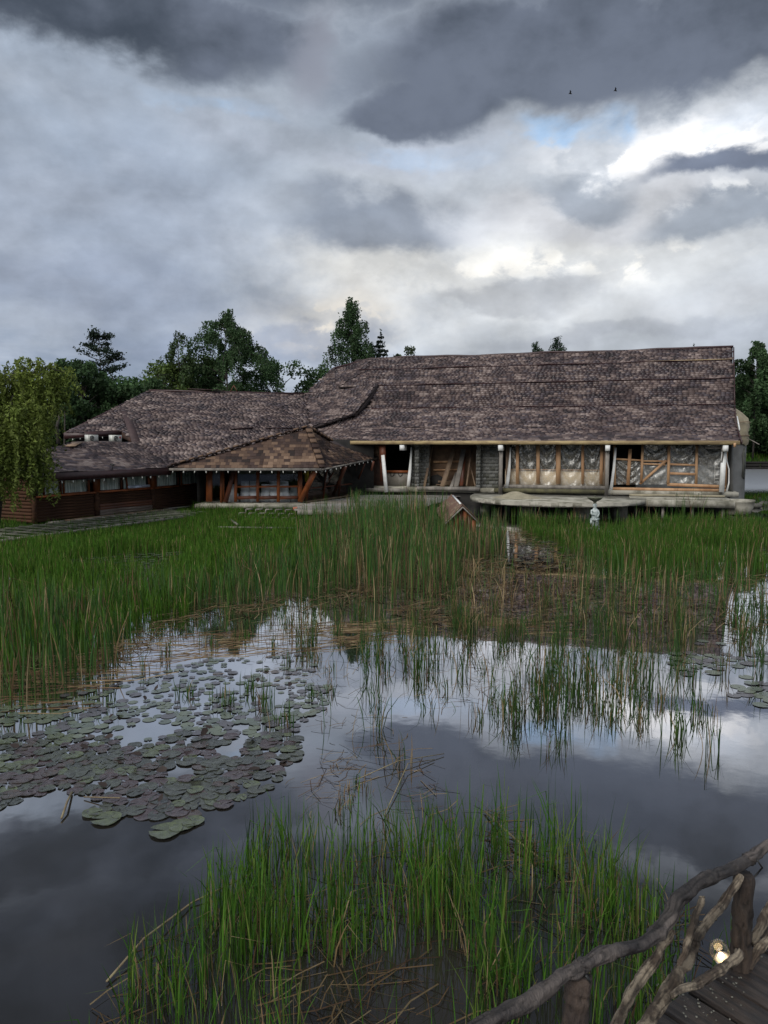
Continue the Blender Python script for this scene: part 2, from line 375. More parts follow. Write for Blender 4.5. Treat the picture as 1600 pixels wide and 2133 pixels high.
def inst(name, me, W, parent):           # a piece with its own matrix in world space
    o = bpy.data.objects.new(name, me); COL.objects.link(o); o.parent = parent
    o.matrix_local = Matrix.Translation(-ORG[parent.name]) @ W; return o

# ------------------------------------------------------------------ shingles
def pip(px, py, poly):
    r = np.zeros(len(px), bool); n = len(poly)
    for i in range(n):
        x1, y1 = poly[i]; x2, y2 = poly[(i + 1) % n]
        if y1 == y2: continue
        c = ((y1 > py) != (y2 > py)) & (px < (x2 - x1) * (py - y1) / (y2 - y1) + x1); r ^= c
    return r
def vnoise(a, b, seed):
    def hsh(i, j): return np.modf(np.abs(np.sin(i * 127.1 + j * 311.7 + seed * 17.3) * 43758.5453))[0]
    i = np.floor(a); j = np.floor(b); fa = a - i; fb = b - j
    fa = fa * fa * (3 - 2 * fa); fb = fb * fb * (3 - 2 * fb)
    return (hsh(i, j) * (1 - fa) + hsh(i + 1, j) * fa) * (1 - fb) + (hsh(i, j + 1) * (1 - fa) + hsh(i + 1, j + 1) * fa) * fb
class Shingler:
    def __init__(s, pal=None, mats=None): s.t = []; s.pal = pal or SH; s.mats = mats or SHM            # (centre, h, u, n, w, l, thick, colour index)
    def poly(s, pts, w=.245, e=.14, seed=1, light=0.0):
        pts = [Vector(p) for p in pts]; n = Vector((0, 0, 0))
        for i in range(1, len(pts) - 1): n += (pts[i] - pts[0]).cross(pts[i + 1] - pts[0])
        n.normalize()
        if n.z < 0: n = -n
        h = Vector((0, 0, 1)).cross(n).normalized(); u = n.cross(h).normalized()
        if u.z < 0: u = -u
        o = pts[0]; q = [((p - o).dot(h) + o.dot(h), (p - o).dot(u)) for p in pts]
        hs = [a for a, _ in q]; us = [b for _, b in q]
        rows = np.arange(math.floor(min(us) / e), math.ceil(max(us) / e) + 1)
        for r in rows:
            k0 = math.floor(min(hs) / w) - 1; k1 = math.ceil(max(hs) / w) + 1
            x = k0 * w + (r % 2) * w / 2 + ((r * 7919) % 5) / 25 * w; edges = [x]
            while x < k1 * w: x += w * random.choice((.75, 1, 1, 1.3)); edges.append(x)
            edges = np.array(edges); cx = (edges[1:] + edges[:-1]) / 2; ww = edges[1:] - edges[:-1]; cy = np.full(len(cx), (r + .5) * e)
            ok = pip(cx, cy, q)
            big = vnoise(cx * 1.1, np.full(len(cx), r * .42), seed); row = vnoise(cx * .9 + r * 3.1, np.full(len(cx), r * 1.0), seed + 5)
            for i in np.nonzero(ok)[0]:
                g = big[i] * .62 + row[i] * .12 + random.random() * .62 + light
                ci = 0 if g < .42 else 1 if g < .6 else 5 if g < .68 else 2 if g < .84 else 3 if g < 1.02 else 4
                c = o + h * (cx[i] - o.dot(h)) + u * cy[i] + n * (.03 + .022 * math.sin(cx[i] * .9 + cy[i] * .5) + .012 * math.sin(cx[i] * 2.7 + cy[i] * 1.9))
                s.t.append((c, h, u, n, ww[i] * .97, e * 1.06, random.choice((.012, .018, .024, .032)), ci))
    def emit(s, parent, single=300, key=None, base=(0, 0, 0)):
        t = sorted(s.t, key=key or (lambda q: q[0].length)); a, b = t[:single], t[single:]
        unit = []
        for i in range(6):
            mb = MB(); mb.add([(-.5, -.5, 0), (.5, -.5, 0), (.5, .5, -.004), (-.5, .5, -.004), (-.5, -.5, 1), (.5, -.5, 1), (.5, .5, .15), (-.5, .5, .15)],
                              [(4, 5, 6, 7), (0, 1, 5, 4), (1, 2, 6, 5), (3, 0, 4, 7)])
            me = mesh(mb, 'shingle'); me.materials.append(s.mats[i]); unit.append(me)
        for (c, h, u, n, w, l, th, ci) in a:
            R = Matrix((h * w, u * l, n * th)).transposed().to_4x4(); inst('shingle', unit[ci], Matrix.Translation(c) @ R, parent)
        if b:
            V = np.zeros((len(b), 8, 3)); C = np.zeros((len(b), 8, 3)); og = np.array(ORG[parent.name])
            for k, (c, h, u, n, w, l, th, ci) in enumerate(b):
                c, h, u, n = (np.array(q) for q in (c, h, u, n)); sg = random.uniform(.85, 1.15)
                for j, (x, y, z) in enumerate(((-.5, -.5, 0), (.5, -.5, 0), (.5, .5, 0), (-.5, .5, 0), (-.5, -.5, 1), (.5, -.5, 1), (.5, .5, .15), (-.5, .5, .15))):
                    V[k, j] = c + h * w * x + u * l * y + n * th * z - og
                C[k] = np.array(s.pal[ci]) * sg
            fq = np.array([(4, 5, 6, 7), (0, 1, 5, 4), (1, 2, 6, 5), (3, 0, 4, 7)]); fl = (np.arange(len(b))[:, None, None] * 8 + fq).reshape(-1)
            nf = len(b) * 4
            obj('shingle_courses', mk(V.reshape(-1, 3), fl, np.arange(nf) * 4, np.full(nf, 4), C.reshape(-1, 3), 'shingle_courses'), M['shingle'], parent, kind='stuff')
def sheet(mb, pts, t=.12):
    """roof deck below the shingles"""
    pts = [Vector(p) for p in pts]; n = Vector((0, 0, 0))
    for i in range(1, len(pts) - 1): n += (pts[i] - pts[0]).cross(pts[i + 1] - pts[0])
    n.normalize(); n = n if n.z > 0 else -n
    mb.slab([p - n * .003 for p in pts], -n * t)

# ================================================================== SETTING
O = Vector((18, 40, 0)); AX = Vector((-.9602, .2793, 0)); AV = Vector((.2793, .9602, 0))
def MH(u, v, z): return O + AX * u + AV * v + Vector((0, 0, z))

def sstep(x, a, b):
    t = np.clip((x - a) / (b - a), 0, 1); return t * t * (3 - 2 * t)
def terrain():
    xs = np.concatenate([np.linspace(-1500, -70, 14), np.linspace(-60, 70, 131), np.linspace(80, 1500, 14)])
    ys = np.concatenate([np.linspace(-300, -22, 8), np.linspace(-20, 130, 151), np.linspace(140, 2600, 16)])
    XX, YY = np.meshgrid(xs, ys); Z = land(XX, YY)
    V = np.stack([XX, YY, Z], -1).reshape(-1, 3); nx = len(xs); ny = len(ys)
    i = (np.arange(ny - 1)[:, None] * nx + np.arange(nx - 1)[None]).ravel()
    fl = np.stack([i, i + 1, i + nx + 1, i + nx], 1).ravel(); nf = len(i)
    o = obj('ground', mk(V, fl, np.arange(nf) * 4, np.full(nf, 4), None, 'ground', True), M['ground'], kind='structure')
def land(x, y):
    sl = (x + 15.0) * -.907 + (y - 32.0) * .42
    v = (x - 18) * .2793 + (y - 40) * .9602; sb = np.minimum(v - 10.5, 17 - x)
    wob = np.sin(x * .7) * .5 + np.sin(y * .5 + x * .2) * .6
    sr = np.minimum(np.minimum(x - 21.3, y - 41.5), 47.5 - y) + wob * .5
    sf = y - 104 + wob; sk = -9 - y
    sw = np.abs(x) - 75
    s = np.maximum.reduce([sl, sb, sr, sf, sk, sw])
    z = -.7 + .85 * sstep(s, -1.2, .8)
    return z + 1.3 * sstep(sf, 0, 4) * (y > 90) + .5 * sstep(sr, .3, 3) * (y < 60) + 1.5 * sstep(y, 115, 160)
terrain()
mb = MB(); mb.add([(-400, -120, 0), (400, -120, 0), (400, 420, 0), (-400, 420, 0)], [(0, 1, 2, 3)])
obj('water', mb, M['water'], kind='structure')
# ================================================================== MAIN HALL
hall = empty('main_hall', O, 'long unfinished hall with a tall brown shingled roof, white bracket posts and plastic sheeted bays', 'building')
PROF = [(-1.0, 3.62), (.5, 4.42), (2.0, 5.60), (2.9, 7.06), (3.8, 8.14), (4.7, 8.94)]
def uat(px, v, z):                       # u on the hall at which a pixel column is met
    k = (px - 800) / F; p0 = MH(0, v, z)
    f = lambda p: p.y * math.cos(PITCH) - (p.z - H) * math.sin(PITCH)
    f0 = f(p0); f1 = f(p0 + AX) - f0
    return (k * f0 - p0.x) / (AX.x - k * f1)
REND = {-1.0: -.28, .5: -.20, 2.0: -.30, 2.9: -.36, 3.8: -.42, 4.7: -.52}
roof = MB(); SG = Shingler()
W_B = PD(640, 822, 50.8); W_A = PD(310, 815, 47); E1 = PG(105, 986, 2.3); E2 = PG(355, 975, 2.3)
mainlow = plane(MH(0, -1, 3.62), MH(10, -1, 3.62), MH(0, 2, 5.6))
BL = hit(650, 893, mainlow); BR = hit(740, 872, mainlow); BR.z += .28
EL = MH(uat(690, -1, 3.62), -1, 3.62)
uT = uat(790, 2.9, 7.06); T2 = MH(uT, 2.75, 7.12); T1 = MH(23.6, 4.7, 8.35)
UL = 20.2
for i in range(5):
    (v0, z0), (v1, z1) = PROF[i], PROF[i + 1]
    if i == 0: L0 = EL; L1 = MH(uat(662, .5, 4.42) , .5, 4.42)
    elif i == 1: L0 = MH(uat(662, .5, 4.42), .5, 4.42); L1 = MH(20.4, 2.0, 5.6)
    elif i == 2: L0 = MH(20.4, 2.0, 5.6); L1 = MH(uT + .1, 2.9, 7.06)
    else:
        zl = {3.8: 7.95, 4.7: 8.45, 2.9: 7.06}
        L0 = MH(22.6, v0, z0) if i == 3 else MH(21, v0, z0); L1 = MH(21, v1, z1)
    pts = [MH(REND[v0], v0, z0), MH(REND[v1], v1, z1), L1, L0]
    sheet(roof, pts); SG.poly(pts, seed=3)
    if i in (2, 3, 4):
        pass
sagpts = [MH(21, 4.7, 8.94), MH(21, 3.8, 8.14), MH(22.6, 2.9, 7.06), T1]
for tri in ((sagpts[0], sagpts[1], sagpts[3]), (sagpts[1], sagpts[2], sagpts[3])): sheet(roof, tri); SG.poly(tri, seed=3)
for tri in ((T1, W_B, T2), (W_B, BR, T2), (W_B, BL, BR)):
    tri = [p + Vector((-.05, -.12, .06)) for p in tri]; sheet(roof, tri, .16); SG.poly(tri, seed=8)
roof.slab([T2, BR, BR + Vector((0, .2, -.3)), T2 + Vector((.1, .3, -.4))], Vector((-.06, .02, 0)))
# back slope and far gable, closed
for i in range(5):
    (v0, z0), (v1, z1) = PROF[i], PROF[i + 1]
    sheet(roof, [MH(REND[v0], 9.4 - v0, z0), MH(23, 9.4 - v0, z0), MH(22, 9.4 - v1, z1), MH(REND[v1], 9.4 - v1, z1)])
rf = obj('roof', roof, M['under'], hall)
SG.emit(rf, 300)
st = MB()                                # battens covering the steps between the roof tiers
for v, z, w in ((2.0, 5.60, .06), (2.9, 7.06, .05), (3.8, 8.14, .05)):
    ue = 20.1 if v == 2 else uT if v < 3 else 21.5; us = np.linspace(REND[v], ue, 14)
    for a_, b_ in zip(us[:-1], us[1:]): st.beam(MH(a_, v - .03, z + .045 + .02 * math.sin(a_ * 1.1 + v)), MH(b_ + .01, v - .03, z + .045 + .02 * math.sin(b_ * 1.1 + v)), .09, w * random.uniform(.8, 1.3))
obj('batten', st, M['plum'], rf)
st = MB(); st.beam(MH(-.4, 3.78, 8.21), MH(4.2, 3.78, 8.21), .05, .05)
obj('bare_batten', st, M['beam'], rf)
st = MB(); st.tube([MH(-.55, 4.7, 9.0)] + [MH(u, 4.7, 8.97 + .035 * math.sin(u * .8) + .02 * math.sin(u * 2.1)) for u in np.linspace(.5, 20.5, 28)] + [MH(21, 4.7, 8.97), MH(23.6, 4.7, 8.4)], .07, 6)
obj('ridge_cap', st, M['plum'], rf)
# right rake: dark trim and a bare white length
rk = MB(); pr = [MH(REND[v] - .06, v, z - .06) for v, z in PROF]
for a, b in zip(pr[:-1], pr[1:]): rk.beam(a, b, .06, .2)
obj('rake_board', rk, M['plum'], rf)
rk = MB(); rk.beam(MH(-.36, .0, 4.20), MH(-.38, 1.1, 4.90), .05, .16); obj('bare_rake_board', rk, M['white'], rf)
# eave board
ev = MB(); ev.beam(MH(-.25, -1.02, 3.57), MH(uat(700, -1, 3.55), -1.02, 3.57), .07, .2); obj('eave_beam', ev, M['beam'], hall)
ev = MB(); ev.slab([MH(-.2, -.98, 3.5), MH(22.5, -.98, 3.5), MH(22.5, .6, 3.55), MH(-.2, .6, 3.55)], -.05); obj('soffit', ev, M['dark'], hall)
sp_ = MB(); sp_.box(MH(.0, -1.1, 3.45), .1, .1, .22); obj('beam_block', sp_, M['newtimber'], hall)

# shell: floor, back wall, inner ceiling, side walls
sh = MB(); sh.slab([MH(-.4, -.35, .75), MH(23, -.35, .75), MH(23, 9, .75), MH(-.4, 9, .75)], .25); obj('floor_slab', sh, M['conc'], hall)
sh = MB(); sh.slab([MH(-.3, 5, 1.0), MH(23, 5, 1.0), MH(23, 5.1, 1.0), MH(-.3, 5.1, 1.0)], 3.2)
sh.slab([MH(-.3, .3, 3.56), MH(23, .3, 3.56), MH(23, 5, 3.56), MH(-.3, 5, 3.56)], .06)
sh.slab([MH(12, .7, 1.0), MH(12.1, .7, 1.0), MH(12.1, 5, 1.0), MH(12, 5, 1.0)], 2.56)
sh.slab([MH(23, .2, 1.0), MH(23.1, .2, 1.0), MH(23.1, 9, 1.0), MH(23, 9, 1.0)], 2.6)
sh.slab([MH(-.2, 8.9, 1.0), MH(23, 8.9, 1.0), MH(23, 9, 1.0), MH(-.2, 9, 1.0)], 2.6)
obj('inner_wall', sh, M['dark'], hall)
g = MB(); g.slab([MH(-.25, .4, 1.0), MH(-.25, 9, 1.0), MH(-.25, 8, 4.6), MH(-.25, 4.7, 8.6), MH(-.25, 1.4, 4.6)], AX * .1); obj('gable_wall', g, M['concgrey'], hall)

# posts on the front line: wooden post with white beam end, white curved leg behind
U0 = [uat(p, -.2, 2.5) for p in (1500, 1268, 1042)]
for i, px in enumerate((1510, 1266, 1044, 840)):
    u = uat(px, -.75, 3.3)
    b = MB(); b.box(MH(u, -.72, 3.28), .24, .75, .30, Matrix.Rotation(-math.atan2(.2793, .9602), 3, 'Z'))
    obj('beam_end', b, M['white'], hall)
    if i in (1, 2):
        b = MB(); b.beam(MH(u, -.8, .72), MH(u, -.75, 3.14), .2, .17, AV); obj('post', b, M['greywood'], hall)
    if i in (1, 2, 3): 
        b = MB(); ul = u - {1: .38, 2: .42, 3: .3}[i]
        prof = [(.16, 1.0), (.10, 1.5), (.04, 2.1), (0, 2.7), (-.02, 3.3)]
        pts = [MH(ul + o, -.1, z) for o, z in prof]; w = [.085, .095, .08, .05, .035] if i != 1 else [.09, .075, .07, .065, .065]
        n = len(pts); vs = []
        for p, q in zip(pts, w): vs += [p - AX * q - AV * .07, p + AX * q - AV * .07, p + AX * q + AV * .07, p - AX * q + AV * .07]
        b.add(vs, [(j * 4 + k, j * 4 + (k + 1) % 4, (j + 1) * 4 + (k + 1) % 4, (j + 1) * 4 + k) for j in range(n - 1) for k in range(4)] + [(3, 2, 1, 0), ((n - 1) * 4, (n - 1) * 4 + 1, (n - 1) * 4 + 2, (n - 1) * 4 + 3)])
        obj('curved_leg', b, M['white'], hall)
    if i == 0:
        b = MB(); b.beam(MH(u + .05, -.55, 1.02), MH(u - .0, -.5, 3.14), .24, .2, AV); obj('post', b, M['white'], hall)
        b = MB(); b.tube([MH(u - .22, -.3, 1.0), MH(u - .32, -.3, 1.5), MH(u - .3, -.3, 2.2), MH(u - .18, -.3, 2.6), MH(u - .12, -.3, 3.1)], [.06, .035, .03, .035, .025], 8); obj('curved_leg', b, M['white'], hall)
        b = MB(); b.beam(MH(u + .1, -.6, 2.55), MH(u + .04, -.62, 3.1), .07, .05); b.beam(MH(u + .1, -.6, 3.3), MH(u + .9, -.6, 3.3), .05, .08); obj('strut', b, M['greywood'], hall)
for (px, z0, z1, px2) in ((805, .72, 2.85, 798),):
    b = MB(); b.beam(MH(uat(px, -.9, z0), -.9, z0), MH(uat(px2, -.7, z1), -.7, z1), .2, .1, AV); obj('leaning_white_post', b, M['white'], hall)
    b = MB(); b.beam(MH(uat(797, -.7, 2.6), -.66, 2.4), MH(uat(797, -.7, 3.5), -.66, 3.5), .34, .16, AV); b.beam(MH(uat(795, -.3, 1.3), -.3, 1.3), MH(uat(795, -.3, 3), -.3, 3.4), .12, .12, AV); obj('brown_post', b, M['redwood'], hall)

# film bays --------------------------------------------------------
def fr(px0, y0, px1, y1, w, m='newtimber', v=0.0, name='timber', d=.08):
    """piece of frame on the wall plane v, given by two pixels"""
    pl = (AV, AV.dot(MH(0, v, 0))); a = hit(px0, y0, pl); b = hit(px1, y1, pl)
    q = MB(); q.beam(a, b, w, d, AV); return obj(name, q, M[m], hall)
def film(px0, y0, px1, y1, v, seed, sag=3, name='plastic_sheet'):
    pl = (AV, AV.dot(MH(0, v, 0))); c = [hit(px0, y1, pl), hit(px1, y1, pl), hit(px1, y0, pl), hit(px0, y0, pl)]
    r = random.Random(seed); nx, ny = 26, 40; mb = MB(); vs = []; ph = [r.uniform(0, 6) for _ in range(8)]
    sw = [(r.uniform(.15, .5), r.uniform(12, 26), r.uniform(.5, 1.2)) for _ in range(4)]
    for j in range(ny + 1):
        t = j / ny
        for i in range(nx + 1):
            s = i / nx; p = c[0].lerp(c[1], s).lerp(c[3].lerp(c[2], s), t)
            cat = (s - .5) ** 2 * 4; q = t - cat * .28
            edge = min(1, 4 * min(s, 1 - s)) ; dd = .035 * math.sin(q * 22 + ph[0] + 1.2 * math.sin(s * 5 + ph[1])) * (.4 + .6 * edge)
            dd += .009 * math.sin(q * 49 + ph[2] + s * 4) * edge * (.5 + .5 * math.sin(t * 5 + ph[6])) + .02 * math.sin(s * 22 + t * 9 * math.sin(ph[3]) + ph[4]) * (1 - edge * .6)
            dd += r.uniform(-.0015, .0015)
            vs.append(p + AV * dd)
    mb.add(vs, [(j * (nx + 1) + i, j * (nx + 1) + i + 1, (j + 1) * (nx + 1) + i + 1, (j + 1) * (nx + 1) + i) for j in range(ny) for i in range(nx)])
    return obj(name, mb, M['film'], hall, smoothf=True)
# bay beside the grey post: posts over cream boards
for (x, w) in ((1078, .17), (1121, .19), (1163, .25), (1214, .15), (1252, .17)): fr(x, 1008, x + (2 if x > 1240 else 0), 926, w)
for (x, w, m) in ((1056, .12, 'brownplank'), (1061, .1, 'brownplank'), (1260, .12, 'brownplank')): fr(x, 1012, x, 925, w, m, -.05)
for k, (a, b) in enumerate(((1066, 1078), (1081, 1120), (1123, 1161), (1166, 1213), (1216, 1250))): film(a, 926, b, 1012, .1, 20 + k)
u1, u0 = uat(1052, .3, 1.5), uat(1262, .3, 1.5)
q = MB(); q.slab([MH(u0, .35, 1.05), MH(u1, .35, 1.05), MH(u1, .42, 1.05), MH(u0, .42, 1.05)], .98); obj('board_wall', q, M['cream'], hall)
q = MB(); q.beam(MH(u0, .3, 2.06), MH(u1, .3, 2.06), .06, .08, AV); obj('rail', q, M['newtimber'], hall)
q = MB(); q.beam(MH(u0, -.05, 1.12), MH(u1, -.05, 1.12), .2, .2); obj('sill_beam', q, M['greywood'], hall)
q = MB(); q.beam(MH(u0, -.3, .92), MH(u1 + .5, -.3, .92), .45, .22); obj('mossy_plinth', q, M['concdark'], hall)
# bay at the right end: stud frame with diagonal brace
for (x0, y0, x1, y1, w) in ((1281, 1010, 1280, 928, .12), (1308, 1010, 1313, 935, .17), (1336, 1006, 1339, 927, .13), (1392, 1010, 1394, 928, .14), (1450, 1008, 1452, 928, .13), (1510, 1012, 1513, 935, .16),
                            (1283, 956, 1338, 959, .09), (1339, 960, 1392, 961, .08), (1339, 966, 1386, 968, .09), (1396, 967, 1450, 969, .1), (1396, 986, 1450, 988, .13),
                            (1333, 1008, 1388, 959, .13), (1390, 1009, 1512, 1014, .16)): fr(x0, y0, x1, y1, w, v=0 if w > .1 else .03)
q = MB(); a_, b_ = uat(1512, -.02, 1.1), uat(1275, -.02, 1.1); q.beam(MH(a_, -.05, 1.08), MH(b_, -.05, 1.08), .2, .16); obj('sill_beam', q, M['newtimber'], hall)
q = MB(); q.beam(MH(-.1, -.25, .9), MH(b_, -.25, .9), .3, .24); obj('plinth_beam', q, M['conc'], hall)
for k, (a, y0, b) in enumerate(((1283, 957, 1335), (1340, 927, 1391), (1396, 927, 1449), (1453, 927, 1511))): film(a, y0, b, 1009, .12, 40 + k)
q = MB()
for px in (1490, 1502): q.beam(hit(px - 2, 1006, (AV, AV.dot(MH(0, .9, 0)))), hit(px, 962, (AV, AV.dot(MH(0, .9, 0)))), .04, .04, AV)
for k in range(6): q.beam(hit(1488.5, 1004 - k * 7.5, (AV, AV.dot(MH(0, .9, 0)))), hit(1501.5, 1004 - k * 7.5, (AV, AV.dot(MH(0, .9, 0)))), .04, .03, AV)
lad = obj('step_ladder', q, M['white'], None, org=MH(.6, .9, 1.0)); tag(lad, 'white ladder standing behind the plastic film at the right end of the hall', 'ladder')
q = MB(); q.slab([MH(.1, 1.5, 1.0), MH(4.6, 1.5, 1.0), MH(4.6, 1.55, 1.0), MH(.1, 1.55, 1.0)], 1.35); obj('dust_sheet', q, M['clothgrey'], hall)

# block piers ------------------------------------------------------
bl = MB(); bl.box((0, 0, 0), .385, .19, .18); blk = mesh(bl, 'concrete_block'); blk.materials.append(M['block'])
blk2 = mesh(bl, 'concrete_block'); blk2.materials.append(M['block2'])
def pier(ua, ub, v0, depth):
    core = MB(); core.slab([MH(ua + .02, v0 + .02, 1.0), MH(ub - .02, v0 + .02, 1.0), MH(ub - .02, v0 + depth, 1.0), MH(ua + .02, v0 + depth, 1.0)], 2.54)
    p = obj('block_pier', core, M['mortar'], hall); n = max(1, round((ub - ua) / .4)); w = (ub - ua) / n
    R = Matrix((AX, AV, Vector((0, 0, 1)))).transposed().to_4x4()
    for r in range(13):
        for k in range(n + 1):
            a = ua + (k - (.5 if r % 2 else 0)) * w; b = min(a + w, ub); a = max(a, ua)
            if b - a < .06: continue
            W = Matrix.Translation(MH((a + b) / 2, v0 + .085 + random.uniform(-.012, .008), 1.1 + r * .195)) @ R @ Matrix.Diagonal(((b - a - .018) / .385, 1, 1, 1))
            inst('concrete_block', blk2 if random.random() < .3 else blk, W, p)
    return p
def colm(px, v):
    u = uat(px, v, 2); return pier(u - .13, u + .13, v, .3)
pier(uat(1038, .1, 2), uat(1000, .1, 2), .15, .5); colm(996, -.35)
pier(uat(893, .5, 2), uat(871, .5, 2), .55, .5); colm(868, -.35); pier(uat(862, .1, 2), uat(855, .1, 2), .1, .5)
# brown board wall between the piers
q = MB(); a, b = uat(998, 1.2, 2), uat(888, 1.2, 2)
q.slab([MH(a, 1.3, 1.0), MH(b, 1.3, 1.0), MH(b, 1.38, 1.0), MH(a, 1.38, 1.0)], 2.56); obj('board_wall', q, M['osb'], hall)
for (y, w) in ((962, .12), (979, .08)): fr(903, y, 965, y - 1, w, 'newtimber', 1.2, 'rail')
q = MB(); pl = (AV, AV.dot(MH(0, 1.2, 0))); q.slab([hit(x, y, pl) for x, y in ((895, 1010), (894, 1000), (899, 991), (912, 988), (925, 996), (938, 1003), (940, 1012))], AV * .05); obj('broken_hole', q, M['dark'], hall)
q = MB(); q.beam(MH(uat(1000, -.3, 1), -.35, .95), MH(uat(870, -.3, 1), -.35, .95), .3, .2); obj('threshold', q, M['greywood'], hall)
# leaning planks are loose
labs = ['narrow grey brown plank leaning by the left block pier', 'wide brown plank leaning over the broken hole in the boards', 'short pale plank end leaning beside the widest plank',
        'wide pale grey plank leaning most to the right of centre', 'thin dark plank standing almost upright near the right pier', 'thin brown lath leaning against the right block pier', 'dark upright board standing beside the palest plank']
for (x0, y0, x1, y1, w, m, l) in ((884, 1014, 900, 930, .14, 'brownplank', 0), (921, 1014, 946, 935, .26, 'brownplank', 1), (940, 1016, 951, 985, .18, 'greywood', 2),
                                  (950, 1018, 966, 936, .26, 'greywood', 3), (972, 1012, 983, 930, .09, 'brownplank', 4), (990, 1012, 978, 962, .06, 'brownplank', 5), (961, 1012, 967, 950, .2, 'redwood', 6)):
    P0 = hit(x0, y0, (AV, AV.dot(MH(0, .1, 0)))); P1 = hit(x1, y1, (AV, AV.dot(MH(0, 1.1, 0)))); P0.z = max(P0.z, 1.02)
    q = MB(); q.beam(P0, P1, w, .04, AV); o = obj('plank', q, M[m], None, org=P0); tag(o, labs[l], 'plank', 'planks leaning in the open bay')
q = MB(); 
for k in range(5): q.beam(MH(14.6 + random.uniform(-.5, .5), .9, 1.08 + k * .06), MH(15.4 + random.uniform(-.5, .5), 1.05, 1.1 + k * .05), .2, .05)
tag(obj('scrap_wood', q, M['brownplank'], None, org=MH(15, .9, 1.05)), 'heap of scrap boards lying by the broken hole', 'scrap pile')
# left bay: dark opening, pale low panel with two iron rings, brown wall
a, b = uat(853, .5, 2), uat(803, .5, 2)
q = MB(); q.slab([MH(a, .6, 1.0), MH(b, .6, 1.0), MH(b, .66, 1.0), MH(a, .66, 1.0)], .82); pan = obj('low_panel', q, M['panel'], hall)
q = MB(); q.beam(MH(a, .55, 1.86), MH(b, .55, 1.86), .14, .1, AV); obj('panel_rail', q, M['orange'], hall)
for px in (817, 834):
    c = hit(px, 986, (AV, AV.dot(MH(0, .55, 0)))); pts = [c + AX * .12 * math.cos(t) + Vector((0, 0, .17 * math.sin(t))) for t in np.linspace(2.2, 7.6, 10)]
    q = MB(); q.tube(pts, .018, 5); obj('iron_ring', q, M['iron'], hall)
b2 = uat(700, .5, 2)
q = MB(); q.slab([MH(b, .5, .6), MH(b2, .5, .6), MH(b2, .6, .6), MH(b, .6, .6)], 2.9); obj('brown_wall', q, M['darkred'], hall)
q = MB(); q.slab([MH(b, .45, 2.6), MH(b + 1, .45, 2.6), MH(b + 1, .49, 2.6), MH(b, .49, 2.6)], .85); obj('wall_board', q, M['osb'], hall)
q = MB(); q.slab([MH(uat(850, -.4, 1), -.7, .72), MH(uat(765, -.4, 1), -.7, .72), MH(uat(765, -.4, 1), .3, .72), MH(uat(850, -.4, 1), .3, .72)], .2); obj('doorstep', q, M['greywood'], hall)

# apse at the right gable with sacking over its roof
ap = empty('round_annex', MH(-.8, 4.6, .9), 'round grey annex at the right gable with tan sacking over its roof', 'building')
Rz = Matrix.Rotation(0, 3, 'Z'); c = MH(-.12, 4.5, 0)
q = MB(); q.lathe(c, [(1.30, .4), (1.30, 3.6)], 24); obj('wall', q, M['concgrey'], ap, smoothf=True)
q = MB(); prf = [(1.36, 3.45), (1.43, 3.7), (1.38, 4.1), (1.42, 4.45), (1.28, 4.9), (1.0, 5.2), (.7, 5.45), (.3, 5.7), (.02, 5.75)]
q.lathe(c, prf, 24); q.v = [(x + .05 * math.sin(z * 5 + x * 9), y + .05 * math.cos(z * 6 + y * 7), z + .06 * math.sin(x * 5 + y * 4)) for x, y, z in q.v]
obj('sacking', q, M['tarp'], ap, smoothf=True)
q = MB(); 
for z in (3.95, 4.7): q.tube([c + Vector((1.45 * math.cos(t), 1.45 * math.sin(t), z + .03 * math.sin(t * 5))) for t in np.linspace(-2.6, 0, 14)], .022, 5)
obj('lashing', q, M['brownplank'], ap)
q = MB(); q.slab([c + Vector((1.32 * math.cos(t), 1.32 * math.sin(t), z)) for t, z in ((-.9, 3.3), (-1.05, 2.9), (-.95, 2.3), (-1.0, 1.7), (-.8, 1.5), (-.72, 2.2), (-.78, 2.8))], Vector((.02, -.02, 0))); obj('wet_stain', q, M['block2'], ap)
q = MB(); q.tube([PD(1556, 912, 43), PD(1582, 926, 42.5)], .025, 5); obj('loose_rod', q, M['greywood'], ap)

# terrace, slab, piles ---------------------------------------------
pf = empty('concrete_platform', MH(3, -2, 0), 'pale concrete landing stage on piles in front of the hall', 'platform')
q = MB(); q.slab([MH(.1, -2.75, .38), MH(5.2, -2.75, .38), MH(5.2, -.4, .38), MH(.1, -.4, .38)], .32)
q.slab([MH(.2, -2.0, .703), MH(.2, -.45, .703), MH(5, -.45, .703), MH(5, -2.0, .703)], .06); obj('slab', q, M['conc'], pf)
q = MB(); pts = [MH(12.9, -2.2, .46)] + [MH(8.7 + 4.5 * math.cos(t), -2.2 - 4.0 * math.sin(t), .46 + .01 * math.sin(t * 9)) for t in np.linspace(.05, math.pi - .05, 30)] + [MH(4.2, -.5, .46), MH(13.6, -.5, .46)]
pts = [MH(13.3, -.5, .51)] + [MH(8.7 + 4.5 * math.cos(t), -2.2 - 4.0 * math.sin(t), .51) for t in np.linspace(0, math.pi, 32)] + [MH(4.2, -.5, .51)]
q.slab(pts, .22); obj('round_terrace', q, M['conc'], pf)
rt = MB()
